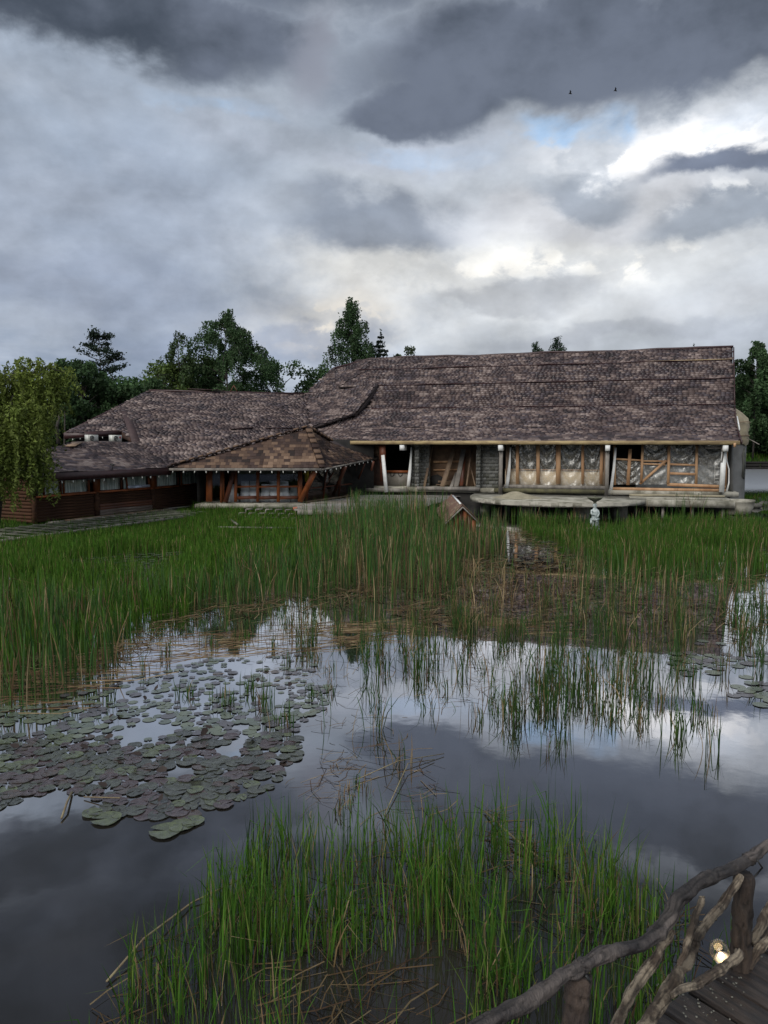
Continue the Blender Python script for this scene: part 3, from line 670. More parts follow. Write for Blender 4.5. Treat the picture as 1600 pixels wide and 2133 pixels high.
for t0, t1 in ((1.0, 1.35), (1.45, 1.58), (1.66, 1.8), (1.9, 2.5), (.6, .75), (.85, .92)):
    m_ = 6; P = [MH(8.7 + 4.515 * math.cos(t), -2.2 - 4.015 * math.sin(t), .56 + random.uniform(-.03, .03)) for t in np.linspace(t0, t1, m_)] + [MH(8.7 + 4.515 * math.cos(t), -2.2 - 4.015 * math.sin(t), .70 + random.uniform(-.03, .02)) for t in np.linspace(t1, t0, m_)]
    for k in range(m_ - 1): rt.add([P[k], P[k + 1], P[2 * m_ - 2 - k], P[2 * m_ - 1 - k]], [(0, 1, 2, 3)])
obj('chipped_plaster', rt, mat('pale_render', (.45, .42, .35), (.34, .32, .27), .9, 3), pf)
for (u, v, r, h) in ((9.9, -4.4, .42, .45), (7.3, -4.6, .42, .42), (5.5, -3.0, .4, .45), (12.3, -2.8, .3, .45), (11.2, -2.2, .2, .45), (8.5, -2, .25, .45)):
    q = MB(); q.lathe(MH(u, v, 0), [(r, -.7), (r, h)], 16); obj('pile', q, M['conc'], pf, smoothf=True)
for u in (.6, 2.0, 3.4, 4.7):
    q = MB(); q.tube([MH(u, -2.4, -.7), MH(u, -2.4, .4)], .07, 7); obj('pile', q, M['greywood'], pf)
q = MB(); q.slab([MH(0, -.2, -.6), MH(23, -.2, -.6), MH(23, -.05, -.6), MH(0, -.05, -.6)], 1.35); obj('void_shade_sheet', q, M['dark'], pf)  # dark sheet standing in for the shade of the open void below the hall
q = MB(); q.slab([MH(22.5, 0, -.6), MH(22.7, 0, -.6), MH(22.7, 8, -.6), MH(22.5, 8, -.6)], 1.35)
q = MB(); c = MH(-.15, -1.9, 0); q.lathe(c, [(.55, .05), (.62, .12), (.72, .4), (.74, .62), (.78, .66), (.78, .74), (.62, .74), (.6, .62), (.02, .62)], 20); obj('round_planter', q, M['conc'], pf, smoothf=False)
q = MB(); c = MH(10.6, -3.3, .73); vs = []; fs = []
q.lathe(c, [(1.25, 0), (1.0, .05), (.7, .14), (.35, .25), (.15, .30), (.01, .31)], 22)
q.v = [(x + .08 * math.sin(y * 5), y * 1, z + (.02 * math.sin(x * 7 + y * 5) if z > .75 else 0)) for x, y, z in q.v]
tag(obj('sand_heap', q, M['sand'], None, org=c, smoothf=True), 'low heap of sand spread on the round concrete terrace', 'sand heap')
q = MB(); vs = [MH(u, -.6 - .45 * math.sin(max(0, min(1, (u - 3.4) / 2)) * 3.14) - random.uniform(0, .12), .765) for u in np.linspace(.3, 5, 18)]
q.slab([MH(5, -.45, .765)] + [MH(.3, -.45, .765)] + vs, .1); tag(obj('rubble', q, M['sand'], None, org=MH(2, -.6, .76)), 'thin strip of sand and mortar spilled along the foot of the right bay', 'rubble')

# ================================================================== LOG WING
wing = empty('log_wing', (-12, 37, .1), 'low dark log building with curtained windows under a broad brown shingled roof', 'building')
plW = plane(E2, W_A, W_B)
Sx = hit(283, 921, plW); Q = hit(252, 897, plW); Hh = hit(133, 904, plW); plL = plane(E1, E2, Sx)
K1 = hit(165, 921, plL); K2 = hit(95, 935, plL)
r2 = MB(); SG2 = Shingler()
for P_ in ([E2, Sx, Q, Hh, W_A], [E2, W_A, W_B], [E2, W_B, BL]):
    sheet(r2, P_, .14); SG2.poly(P_, seed=21, light=.04)
sheet(r2, [BL, W_B, W_B + Vector((.3, .5, -.3)), BL + Vector((.3, .3, -.3))])
E1b = E1 + (E1 - E2).normalized() * .6
LL = [E1, E2, Sx, K1, K2]; sheet(r2, LL, .14); SG2.poly(LL, seed=22, light=.04)
hp = hit(60, 975, plL); sheet(r2, [E1, K2, PD(40, 950, 33), PD(55, 992, 30.5)], .14)
back = [W_A, W_B, W_B + Vector((1.5, 8, -4.2)), W_A + Vector((-1, 8, -4.2))]; sheet(r2, back)
sheet(r2, [W_A, Hh, Hh + Vector((-1, 8, -.6)), W_A + Vector((-1, 8, -4.2))])
rf2 = obj('roof', r2, M['under'], wing); SG2.emit(rf2, 300)
q = MB(); q.beam(hit(258, 850, plW) + Vector((0, 0, .03)), hit(284, 924, plW) + Vector((0, 0, .03)), .42, .04, plW[0]); obj('hip_strip', q, mat('plain_brown_shingle', (.062, .036, .035), (.045, .026, .026), .75, 5), rf2)
q = MB(); q.beam(Hh - Vector((0, 0, .11)), Q + Vector((.05, 0, -.11)), .08, .30); obj('fascia', q, M['plum'], wing)
q = MB(); q.slab([Q, Sx, Sx + Vector((0, 0, -.15)), Q + Vector((0, 0, -.35))], Vector((-.05, .3, 0))); obj('cheek', q, M['darkred'], wing)
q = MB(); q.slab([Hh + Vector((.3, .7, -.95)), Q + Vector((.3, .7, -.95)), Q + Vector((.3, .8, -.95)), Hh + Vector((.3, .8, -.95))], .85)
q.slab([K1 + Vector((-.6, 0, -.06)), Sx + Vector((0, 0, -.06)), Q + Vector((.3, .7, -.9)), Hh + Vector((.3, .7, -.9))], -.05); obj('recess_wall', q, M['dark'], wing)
q = MB(); q.beam(E1 - Vector((0, 0, .16)), E2 - Vector((0, 0, .16)), .07, .34); obj('fascia', q, M['plum'], wing)
q = MB(); q.tube([W_A + Vector((0, 0, .05)), W_B + Vector((0, 0, .05))], .07, 6); q.tube([W_A, Hh], .06, 6); obj('ridge_cap', q, M['plum'], rf2)
for (a, b) in (((480, 895), (527, 893)), ((555, 893), (610, 894)), ((390, 812), (468, 815))):
    pl_ = plW if a[1] > 850 else None
    A_ = hit(*a, plane(E2, W_B, BL)) if pl_ else PD(*a, 48); B_ = hit(*b, plane(E2, W_B, BL)) if pl_ else PD(*b, 48.5)
    q = MB(); q.beam(A_ + Vector((0, 0, .06)), B_ + Vector((0, 0, .06)), .25, .04); obj('vent_strip', q, M['plum'], rf2)
q = MB(); c = PD(487, 811, 48.6)
for dx in (-.22, .22): q.tube([c + Vector((dx, 0, -.15)), c + Vector((0, 0, .25))], .03, 5)
tag(obj('ridge_finial', q, M['redwood'], None, org=c), 'small crossed wooden finial on the ridge of the log wing', 'finial')

# walls
BZ = .15; G1 = PG(75, 1090, BZ); G2 = PG(430, 1050, BZ); wd = (G2 - G1).normalized(); wn = Vector((wd.y, -wd.x, 0))
plWall = (wn, wn.dot(G1))
def WL(px, y): return hit(px, y, plWall)
def at_px(px, z):                        # on the wall line, height z
    p = WL(px, 1050); t = (p - G1).dot(wd); return G1 + wd * t + Vector((0, 0, z - BZ))
zs = WL(90, 1034).z
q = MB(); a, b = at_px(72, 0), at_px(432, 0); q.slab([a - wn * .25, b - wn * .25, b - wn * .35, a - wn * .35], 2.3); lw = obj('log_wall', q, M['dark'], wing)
lg = MB(); lg.tube([(0, -.5, 0), (0, -.17, 0), (0, .17, 0), (0, .5, 0)], [.082, .078, .084, .08], 8); logs = {}
for k in ('log', 'logred', 'loggrey'):
    me = mesh(lg, 'log', smoothf=True); me.materials.append(M[k]); logs[k] = me
def log(a, b, k, par, sc=1.0):
    d = b - a; L_ = d.length; R = d.to_track_quat('Y', 'Z').to_matrix().to_4x4()
    inst('log', logs[k], Matrix.Translation((a + b) / 2) @ R @ Matrix.Diagonal((sc, L_, sc, 1)), par)
posts = [(70, 'log', .2), (201, 'orange', .22), (318, 'orange', .2), (432, 'orange', .2)]
nlog = 8; top = zs - .08
for i in range(3):
    p0, p1 = posts[i][0], posts[i + 1][0]
    for r in range(nlog):
        z = BZ + .1 + r * (top - BZ) / nlog; kind = 'log'
        if i == 1 and r in (2, 3): kind = 'logred'
        if i == 1 and r in (0, 1): kind = 'loggrey'
        out = .12 if (i == 1 and r < 4) else 0
        log(at_px(p0 + 5, z) + wn * (-.08 + out), at_px(p1 - 4, z) + wn * (-.08 + out), kind, lw, 1.0)
# side wall going away to the left from the corner
cl = at_px(66, 0); ld = Vector((-wn.x, -wn.y, 0))
for r in range(14):
    z = BZ + .1 + r * .15; log(cl + Vector((0, 0, z)), cl + ld * 6.5 + Vector((-.2, 0, z + .0)), 'log', lw, .95)
for px, k, w in posts:
    q = MB(); q.tube([at_px(px, .0), at_px(px, zs + .0)], w * .62, 9); obj('post_base', q, M['log'] if k == 'log' or px < 430 else M['orange'], wing, smoothf=True)
    q = MB(); q.beam(at_px(px, zs), at_px(px, 2.22), w * 1.25, .22, wn); obj('post', q, M['orange'] if k == 'orange' else M['log'], wing)
q = MB(); q.beam(at_px(72, zs) + wn * .02, at_px(430, zs) + wn * .02, .18, .08); obj('window_sill', q, M['orange'], wing)
q = MB(); q.beam(at_px(72, 2.12) + wn * .02, at_px(430, 2.12) + wn * .02, .16, .14); obj('head_beam', q, M['redwood'], wing)
for k, (x0, x1) in enumerate(((92, 128), (134, 186), (208, 254), (263, 309), (326, 372), (379, 424))):
    z0 = zs + .05; z1 = 2.06; a, b = at_px(x0, z0), at_px(x1, z0); f = MB(); tl = k == 3
    off = wn * .12 if tl else Vector((0, 0, 0))
    f.beam(a + off, b + off, .07, .06); f.beam(a + Vector((0, 0, z1 - z0)), b + Vector((0, 0, z1 - z0)), .07, .06)
    for e in (a, b): f.beam(e + off, e + Vector((0, 0, z1 - z0)), .07, .07, wn)
    w_ = obj('window', f, M['orange'] if k % 2 else M['redwood'], wing)
    q = MB(); q.add([a + off, b + off, b + Vector((0, 0, z1 - z0)), a + Vector((0, 0, z1 - z0))], [(0, 1, 2, 3)]); obj('pane', q, M['glass'], w_)
    q = MB(); n = 40; L_ = (b - a).length; vs = []
    for i in range(n + 1):
        p = a.lerp(b, i / n) - wn * (.14 + .03 * math.sin(i * 1.3 + k) + .015 * math.sin(i * 2.9)); vs += [p, p + Vector((0, 0, z1 - z0))]
    q.add(vs, [(2 * i, 2 * i + 2, 2 * i + 3, 2 * i + 1) for i in range(n)]); obj('curtain', q, M['curtain'], w_)
    if tl:
        q = MB(); q.beam(a + off + wn * .02 + Vector((0, 0, .09)), b + off + wn * .02 + Vector((0, 0, .09)), .02, .13); obj('open_sash', q, M['sash'], w_)
# plank walk along the wall foot
bw = empty('board_walk', at_px(200, .1) + wn * .6, 'narrow plank walk lying along the foot of the log wall', 'walkway')
for (x0, x1, o, z, m) in ((85, 118, .5, .18, 'greywood'), (112, 126, .75, .22, 'brownplank'), (124, 248, .55, .2, 'brownplank'), (128, 250, .8, .19, 'greywood'), (240, 252, .8, .23, 'brownplank'), (250, 330, .6, .2, 'brownplank'), (330, 400, .45, .2, 'greywood')):
    q = MB(); q.beam(at_px(x0, z) + wn * o, at_px(x1, z) + wn * o, .24, .05); obj('plank', q, M[m], bw)
# bare joist frame on the grass
jf = empty('joist_frame', at_px(150, .1) + wn * 2.5, 'weathered bare joists of an unfinished deck laid over the grass', 'deck frame')
T = G1 - wd * 7.5; m_ = mesh(MB().box((0, 0, 0), .075, 1, .06), 'joist'); m_.materials.append(mat('mossy_joist', (.17, .17, .13), (.07, .08, .05), .9, 2.5, 7, .5, 22))
s = 0
while s < 14.6:
    a = T + wd * s + wn * 1.15; b = a + wn * (2.9 - max(0, s - 12) * .15) ; a.z = b.z = .24; d = (b - a)
    inst('joist', m_, Matrix.Translation((a + b) / 2) @ d.to_track_quat('Y', 'Z').to_matrix().to_4x4() @ Matrix.Diagonal((1, d.length, 1, 1)), jf); s += .64
for o in (1.2, 2.6, 4.0):
    a = T + wn * o; b = a + wd * (14.6 if o < 3 else 13); a.z = b.z = .18; q = MB(); q.beam(a, b, .08, .1); obj('bearer', q, M['greywood'], jf)
# air conditioners on the low roof
for k, (px, y) in enumerate(((187, 921), (237, 921))):
    c = hit(px, y, plL) + Vector((0, .25, 0)); dr = (Sx - K1).normalized(); dr.z = 0; dr.normalize(); dn = Vector((dr.y, -dr.x, 0))
    R = Matrix((dr, -dn, Vector((0, 0, 1)))).transposed()
    t_ = empty('air_conditioner', c, 'white outdoor cooling unit on the low roof, %s' % ('the left one of the pair' if k == 0 else 'the right one with a red square sticker'), 'air conditioner', 'outdoor units on the roof')
    q = MB(); q.box(c + Vector((0, 0, .19)), .62, .26, .34, R); obj('casing', q, M['acwhite'], t_)
    f0 = c + dn * .135 + dr * (-.1) + Vector((0, 0, .19)); q = MB(); Rf = Matrix((dr, Vector((0, 0, 1)), dn)).transposed()
    q.lathe(f0, [(.001, .004), (.13, .004), (.145, 0)], 16, Rf); obj('fan', q, M['iron'], t_)
    q = MB()
    for r_ in (.05, .09, .14): q.tube([f0 + dn * .012 + dr * r_ * math.cos(t) + Vector((0, 0, r_ * math.sin(t))) for t in np.linspace(0, 6.283, 15)], .006, 4)
    obj('grille', q, M['acwhite'], t_)
    if k: q = MB(); q.box(c + dn * .135 + dr * .2 + Vector((0, 0, .24)), .1, .01, .09, R); obj('sticker', q, M['red'], t_)
    q = MB(); q.box(c + Vector((0, 0, 0)), .5, .2, .06, R); obj('foot', q, M['iron'], t_)
q = MB(); A_ = hit(145, 934, plL); B_ = hit(162, 925, plL); q.beam(A_ + Vector((0, 0, .1)), B_ + Vector((0, 0, .1)), .5, .03); tag(obj('loose_board', q, M['brownplank'], None, org=A_), 'loose brown board lying on the low roof below the cooling units', 'board')
q = MB(); c = E1.lerp(E2, .47) + Vector((0, 0, .05)); q.tube([c, c + Vector((0, 0, .2))], .02, 5); q.tube([c + Vector((-.08, 0, .24)), c + Vector((.1, 0, .2))], .04, 6); tag(obj('eave_lamp', q, M['iron'], None, org=c), 'small black spotlight on the edge of the low roof', 'spotlight')

# ================================================================== DINING PAVILION
din = empty('dining_pavilion', (-6, 39.5, .4), 'glazed dining pavilion with orange timber braces under a steep hipped shingle roof', 'building')
DY = 38.35; FL = Vector((E2.x - .1, DY + .15, 2.3)); FR = PD(670, 975.5, DY); FR.z = 2.3; APX = PD(640, 893, 40.0); TIP = PD(792, 951, 46.2)
BK = Vector((APX.x, 46, APX.z)); m1 = PD(690, 922, 42.4); m2 = PD(738, 940, 44.4)
SHB = [(.022, .012, .010), (.046, .025, .019), (.102, .060, .040), (.165, .102, .066), (.24, .155, .102), (.062, .036, .029)]
SHBM = [mat('brown_shingle_%d' % i, c, tuple(q * .7 for q in c), .65, 8, 5, .4, 60, spec=.3) for i, c in enumerate(SHB)]
r3 = MB(); SG3 = Shingler(SHB, SHBM)
tri = [FL, FR, APX]; sheet(r3, tri); SG3.poly(tri, .25, .185, 31, light=.05)
e1 = FR.lerp(TIP, .42); e2 = FR.lerp(TIP, .72)
for P_ in ([FR, e1, m1], [FR, m1, APX], [e1, e2, m2], [e1, m2, m1], [e2, TIP, m2]): sheet(r3, P_, .08); SG3.poly(P_, .24, .18, 33, light=.03)
sheet(r3, [FL, APX, BK]); sheet(r3, [APX, m1, BK]); sheet(r3, [m1, m2, TIP, BK])
rf3 = obj('roof', r3, M['under'], din); SG3.emit(rf3, 300, key=lambda q: abs(q[0].y - 39.3) + (5 if q[0].x > FR.x - .5 else 0))
cap = MB(); cap.slab([(-.5, -.5, 0), (.5, -.5, 0), (.5, .5, 0), (-.5, .5, 0)], 1.0); caps = []
for i in (0, 3, 1, 2):
    me = mesh(cap, 'hip_cap'); me.materials.append(SHBM[i]); caps.append(me)
def hips(a, b, n, w=.26):
    d = (b - a).normalized(); x = d.cross(Vector((0, 0, 1))).normalized(); y = x.cross(d)
    for i in range(n):
        p = a.lerp(b, (i + .5) / n) + y * (.03 + .05 * (i % 2)); R = Matrix((x * w * (1 + .25 * (i % 2)), d * ((b - a).length / n * 1.15), y * .11)).transposed().to_4x4()
        inst('hip_cap', caps[i % 2 if random.random() < .75 else 2], Matrix.Translation(p) @ R, rf3)
hips(FL, APX, 32); hips(FR, APX, 15); hips(APX, m1, 14, .18)
q = MB(); q.beam(FL + Vector((0, -.05, -.07)), FR + Vector((0, -.05, -.07)), .08, .13); q.beam(FR + Vector((.03, -.03, -.07)), TIP + Vector((0, 0, -.07)), .06, .09); obj('gutter', q, M['greywood'], din)
WY = 39.8; FZ = .45
def DP(px, y, Y=WY): return PD(px, y, Y)
q = MB(); q.slab([Vector((-9.6, WY - .95, FZ - .2)), Vector((-4.2, WY - .95, FZ - .2)), Vector((-1.2, 47, FZ - .2)), Vector((-9.6, 47, FZ - .2))], .2); obj('floor_slab', q, M['conc'], din)
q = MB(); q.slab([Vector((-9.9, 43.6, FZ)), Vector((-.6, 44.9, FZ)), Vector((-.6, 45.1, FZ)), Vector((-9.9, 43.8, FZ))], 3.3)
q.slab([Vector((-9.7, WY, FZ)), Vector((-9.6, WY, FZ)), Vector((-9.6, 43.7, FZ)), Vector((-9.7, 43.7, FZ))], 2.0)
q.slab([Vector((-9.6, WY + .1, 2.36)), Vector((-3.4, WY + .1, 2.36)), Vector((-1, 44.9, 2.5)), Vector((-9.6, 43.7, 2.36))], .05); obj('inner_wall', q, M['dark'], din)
def post(x0, y0, x1, y1, w, m='orange', Y0=WY, Y1=WY, name='post', d=.14):
    q = MB(); q.beam(PD(x0, y0, Y0), PD(x1, y1, Y1), w, d, (0, -1, 0)); return obj(name, q, M[m], din)
for (x, w) in ((436, .3), (464, .16), (491, .14), (537, .14), (580, .15), (625, .22)): post(x, 1045, x, 977, w)
post(470, 1046, 487, 980, .22, 'redwood', WY - .1, WY - .2, 'brace'); post(461, 1047, 461, 980, .1, 'orange', WY - .1, WY - .1)
post(626, 1043, 659, 976, .26, 'orange', WY - .25, DY + .3, 'brace', .2)
post(694, 1031, 720, 972, .17, 'redwood', 42.6, 41.0, 'brace'); post(764, 1018, 778, 962, .13, 'redwood', 46, 44.5, 'brace'); post(742, 1010, 760, 966, .08, 'redwood', 45.2, 44)
post(672, 1022, 695, 984, .06, 'redwood', 42, 42, 'brace')
for (x0, x1) in ((495, 535), (540, 578), (583, 622)):
    post(x0, 1014, x1, 1013, .09, name='rail'); post(x0, 1037, x1, 1036, .16, 'redwood', name='sill')
for k, (x0, x1) in enumerate(((439, 461), (495, 535), (540, 578), (583, 622))):
    q = MB(); q.add([DP(x0, 1045, WY + .03), DP(x1, 1045, WY + .03), DP(x1, 978, WY + .03), DP(x0, 978, WY + .03)], [(0, 1, 2, 3)]); obj('window_pane', q, M['glass'], din)
# right hand glazed side with slanting panes
A0 = Vector((-4.1, WY, FZ)); A1 = Vector((-1.15, 46.3, FZ)); sdv = (A1 - A0)
for i in range(4):
    a = A0 + sdv * (i / 4 + .02); b = A0 + sdv * ((i + 1) / 4 - .02); up_ = Vector((.25, 0, 1.95))
    f = MB(); f.beam(a, b, .08, .08); f.beam(a + up_ * .38, b + up_ * .38, .05, .06); f.beam(a, a + up_, .09, .09); f.beam(a + up_, b + up_, .07, .07); w_ = obj('slanting_window', f, M['redwood'], din)
    q = MB(); q.add([a, b, b + up_, a + up_], [(0, 1, 2, 3)]); obj('pane', q, M['glass'], w_)
q = MB(); q.slab([A0 + Vector((.1, -.1, 0)), A1 + Vector((.1, 0, 0)), A1, A0], .1); obj('side_sill', q, M['brownplank'], din)
q = MB(); q.slab([A0 + Vector((-.2, .3, .05)), A1 + Vector((-.3, 0, .05)), A1 + Vector((-.35, 0, .05)), A0 + Vector((-.25, .3, .05))], .5); obj('inner_parapet', q, M['darkred'], din)
# covered chairs
def chair(px, pyb, Y, label, m='cloth', w=.48, h=.95):
    c = PD(px, pyb, Y); c.z = FZ; t_ = empty('covered_chair', c, label, 'chair', 'cloth covered chairs in the pavilion')
    q = MB(); q.slab([c + Vector((-w / 2 * 1.12, -.22, 0)), c + Vector((w / 2 * 1.12, -.22, 0)), c + Vector((w / 2 * 1.12, .25, 0)), c + Vector((-w / 2 * 1.12, .25, 0))], .46); obj('skirt', q, M[m], t_)
    q = MB(); P0 = [(-w / 2, -.26, .0), (w / 2, -.26, .0), (w / 2, -.2, 0), (-w / 2, -.2, 0)]; t0 = w / 2 * .86
    vs = [c + Vector(p) + Vector((0, 0, .02)) for p in P0] + [c + Vector((math.copysign(t0, p[0]), p[1] - .03, h)) for p in P0]
    q.add(vs, [(3, 2, 1, 0), (4, 5, 6, 7), (0, 1, 5, 4), (1, 2, 6, 5), (2, 3, 7, 6), (3, 0, 4, 7)]); obj('back_cover', q, M[m], t_)
    q = MB(); q.beam(c + Vector((-w * .53, -.285, .36)), c + Vector((w * .53, -.285, .36)), .02, .05); obj('sash', q, M[m], t_)
for px, l in ((487, 'white covered chair behind the slanting brace at the left'), (513, 'white covered chair at the left side of the first clear pane'), (531, 'white covered chair tight against the first glazing post'), (555, 'white covered chair at the left of the middle pane'), (572, 'white covered chair at the right of the middle pane'), (594, 'white covered chair alone in the right pane')):
    chair(px, 1040, WY + .75, l)
chair(613, 1040, WY + .9, 'dim grey covered chair beside the thick corner post', 'clothgrey', .42, .78)
tb = empty('long_table', (-6.5, WY + 1.7, FZ), 'long dark table behind the white covered chairs', 'table')
q = MB(); q.box((-6.4, WY + 1.6, FZ + .74), 4.8, .9, .06); obj('table_top', q, M['redwood'], tb)
for x in (-8.6, -6.4, -4.2):
    q = MB(); q.box((x, WY + 1.6, FZ + .36), .1, .7, .7); obj('leg', q, M['redwood'], tb)
for px, l in ((513, 'far white chair top seen over the table at the left'), (531, 'far white chair top by the first glazing post'), (572, 'far white chair top beside the second glazing post'), (594, 'far white chair top in the right pane')): chair(px, 1032, WY + 2.6, l, w=.5, h=1.02)
c = PD(641, 990, WY + .8); q = MB(); q.slab([c + Vector(p) for p in ((-.16, 0, -.35), (.14, 0, -.35), (.13, 0, .1), (.3, 0, .12), (.3, 0, .3), (.05, 0, .36), (-.1, 0, .34), (-.24, 0, .1), (-.15, 0, .0))], Vector((0, .05, 0)))
tag(obj('yellow_shirt', q, M['yellow'], None, org=c), 'yellow shirt hanging behind the glass at the corner brace', 'shirt')
# strings of bulbs under the eaves
def bulbs(pts, n, label, sc=1.0, drop=.1):
    t_ = empty('string_lights', pts[0], label, 'string lights', 'bulb strings under the eaves')
    q = MB(); q.tube(pts, .008, 4); obj('cable', q, M['iron'], t_)
    seg = [(pts[i + 1] - pts[i]).length for i in range(len(pts) - 1)]; tot = sum(seg)
    b = MB(); b.lathe((0, 0, 0), [(.012, 0), (.02, -.03), (.042, -.09), (.04, -.13), (.015, -.165), (.001, -.17)], 8); me = mesh(b, 'bulb', smoothf=True); me.materials.append(M['bulb'])
    for k in range(n):
        d = (k + .5) / n * tot; i = 0
        while i < len(seg) - 1 and d > seg[i]: d -= seg[i]; i += 1
        p = pts[i].lerp(pts[i + 1], d / seg[i]); inst('bulb', me, Matrix.Translation(p) @ Matrix.Rotation(random.uniform(-.3, .3), 4, 'Y') @ Matrix.Scale(sc * .72 * random.uniform(.9, 1.1), 4), t_)
bulbs([E1.lerp(E2, .03) + wn * .06 - Vector((0, 0, .33)), E2 + wn * .06 - Vector((0, 0, .33))], 12, 'string of white bulbs along the eave above the curtained log wall windows')
bulbs([FL + Vector((0, -.12, -.12)), FR + Vector((0, -.12, -.12))], 14, 'string of white bulbs along the front gutter of the pavilion')
bulbs([FR + Vector((.08, -.08, -.1)), FR.lerp(TIP, .85) + Vector((.06, 0, -.1))], 11, 'string of white bulbs along the rising side gutter of the pavilion')
bulbs([Hh.lerp(Q, .1) + Vector((0, -.1, -.26)), Q + Vector((0, -.1, -.26))], 7, 'short string of white bulbs above the two cooling units', .8)

# grey plank deck ---------------------------------------------------
dk = empty('plank_deck', (0, 38, .3), 'weathered grey plank deck between the pavilion and the reeds', 'deck')
m_ = []
for k in range(3):
    me = mesh(MB().box((0, 0, 0), 1, .15, .04), 'deck_plank'); me.materials.append([M['greywood'], mat('silver_plank', (.30, .29, .27), (.17, .16, .15), .85, 3, 7, .5, 22, (.5, 1, 1)), mat('brownish_plank', (.24, .2, .16), (.13, .11, .09), .85, 3, 7, .5, 22, (.5, 1, 1))][k]); m_.append(me)
y = 34.6; k = 0
while y < 45.2:
    fr_ = (y - 34.6) / 10.6; xl = -3.95 + max(0, y - 38.2) * .44 + random.uniform(-.12, .12) if y > 37.6 else -3.9 - .25 * ((k * 5) % 7) / 7
    xr = 1.2 + fr_ * 3.6 + random.uniform(-.1, .1); z = .52 + random.uniform(-.008, .008)
    cut = random.uniform(xl + .8, xr - .8)
    for a, b in ((xl, cut), (cut, xr)):
        inst('deck_plank', random.choice(m_), Matrix.Translation(((a + b) / 2, y, z)) @ Matrix.Rotation(random.uniform(-.004, .004), 4, 'Z') @ Matrix.Diagonal((b - a - .01, 1, 1, 1)), dk)
    y += .165; k += 1
for x in (-3, -1, 1):
    q = MB(); q.beam((x, 34.6, .42), (x + 1.4, 45, .42), .1, .14); obj('bearer', q, M['greywood'], dk)
    for yy in (34.8, 38, 41): q = MB(); q.tube([(x, yy, -.6), (x, yy, .4)], .08, 6); obj('leg', q, M['greywood'], dk)
q = MB(); q.beam((-3.9, 34.52, .44), (1.2, 34.52, .44), .04, .2); obj('front_board', q, M['greywood'], dk)
# sawtooth stair stringers
ss = empty('stair_stringers', (-5, 35.5, .1), 'row of bare sawtooth stair stringers at the deck edge with no treads', 'stair frame')
for i in range(7):
    x = -6.1 + i * .47; q = MB(); y0 = 35.6 - i * .08; z = .5
    for s_ in range(3):
        q.beam((x + .0 - s_ * .30, y0 - s_ * .1, z - s_ * .17), (x - .30 - s_ * .30, y0 - .1 - s_ * .1, z - s_ * .17), .05, .06); q.beam((x - .3 - s_ * .3, y0 - .1 - s_ * .1, z - s_ * .17), (x - .3 - s_ * .3, y0 - .1 - s_ * .1, z - (s_ + 1) * .17), .05, .06, (0, 1, 0))
    obj('stringer', q, M['greywood'], ss)
c = PG(617, 1078, 0); q = MB(); q.lathe(c, [(.1, -.3), (.12, .35), (.15, .36), (.15, .5), (.11, .5), (.10, .4), (.001, .4)], 10); tag(obj('drain_pipe', q, M['pipe'], None, org=c), 'short upright pipe with an orange red collar beside the stair stringers', 'pipe')
q = MB(); q.beam(PG(455, 1098, .25), PG(620, 1100, .2), .08, .06); q.beam(PG(480, 1082, .25), PG(495, 1093, .25), .08, .06); tag(obj('fallen_laths', q, M['greywood'], None, org=PG(500, 1095, .2)), 'pale laths lying in the green grass before the stair stringers', 'lath')
# ================================================================== STATUE, DUCK HOUSE, BIRDS
SP = PG(1238, 1102, .22); SP = Vector((SP.x, SP.y, 0))
stt = empty('fountain_statue', SP, 'pale stone child figure holding a shallow basin on its head among the pond grass', 'statue')
q = MB(); q.lathe(SP, [(.34, -.5), (.34, .14), (.30, .18), (.001, .18)], 14); obj('pedestal', q, M['basin'], stt)
q = MB(); q.lathe(SP, [(.26, .17), (.25, .23), (.17, .28), (.001, .29)], 12); obj('base_rock', q, M['stone'], stt, smoothf=True)
def skin(name, V, Ed, Rr, m, parent, sub=2):
    og = ORG[parent.name]; me = bpy.data.meshes.new(name); me.from_pydata([Vector(v) - og for v in V], Ed, []); me.materials.append(m)
    o = bpy.data.objects.new(name, me); COL.objects.link(o); o.parent = parent; ORG[o.name] = og
    sk = o.modifiers.new('skin', 'SKIN'); sk.use_smooth_shade = True
    for i, r in enumerate(Rr):
        me.skin_vertices[0].data[i].radius = (r, r) if not hasattr(r, '__len__') else r
    me.skin_vertices[0].data[0].use_root = True
    ss_ = o.modifiers.new('sub', 'SUBSURF'); ss_.levels = sub; ss_.render_levels = sub
    return o
sx, sy = SP.x, SP.y
def s3(x, y, z): return (sx + x, sy + y, z + .28)
V = [s3(0, 0, .42), s3(.01, -.03, .55), s3(0, 0, .68), s3(0, -.01, .76), s3(-.01, -.03, .86), s3(-.01, -.01, .95),
     s3(-.07, -.02, .34), s3(-.06, -.04, .19), s3(-.05, -.01, .04), s3(-.06, -.08, .02),
     s3(.07, 0, .34), s3(.055, .02, .19), s3(.07, .03, .04), s3(.09, -.05, .02),
     s3(-.12, 0, .66), s3(-.15, -.09, .54), s3(-.02, -.14, .50), s3(.12, 0, .68), s3(.15, -.05, .54), s3(.09, -.11, .42)]
Ed = [(0, 1), (1, 2), (2, 3), (3, 4), (4, 5), (0, 6), (6, 7), (7, 8), (8, 9), (0, 10), (10, 11), (11, 12), (12, 13), (2, 14), (14, 15), (15, 16), (2, 17), (17, 18), (18, 19)]
skin('child_figure', V, Ed, [.10, .11, .09, .045, .105, .08, .075, .05, .035, .03, .075, .05, .035, .03, .05, .042, .03, .05, .042, .03], M['stone'], stt)
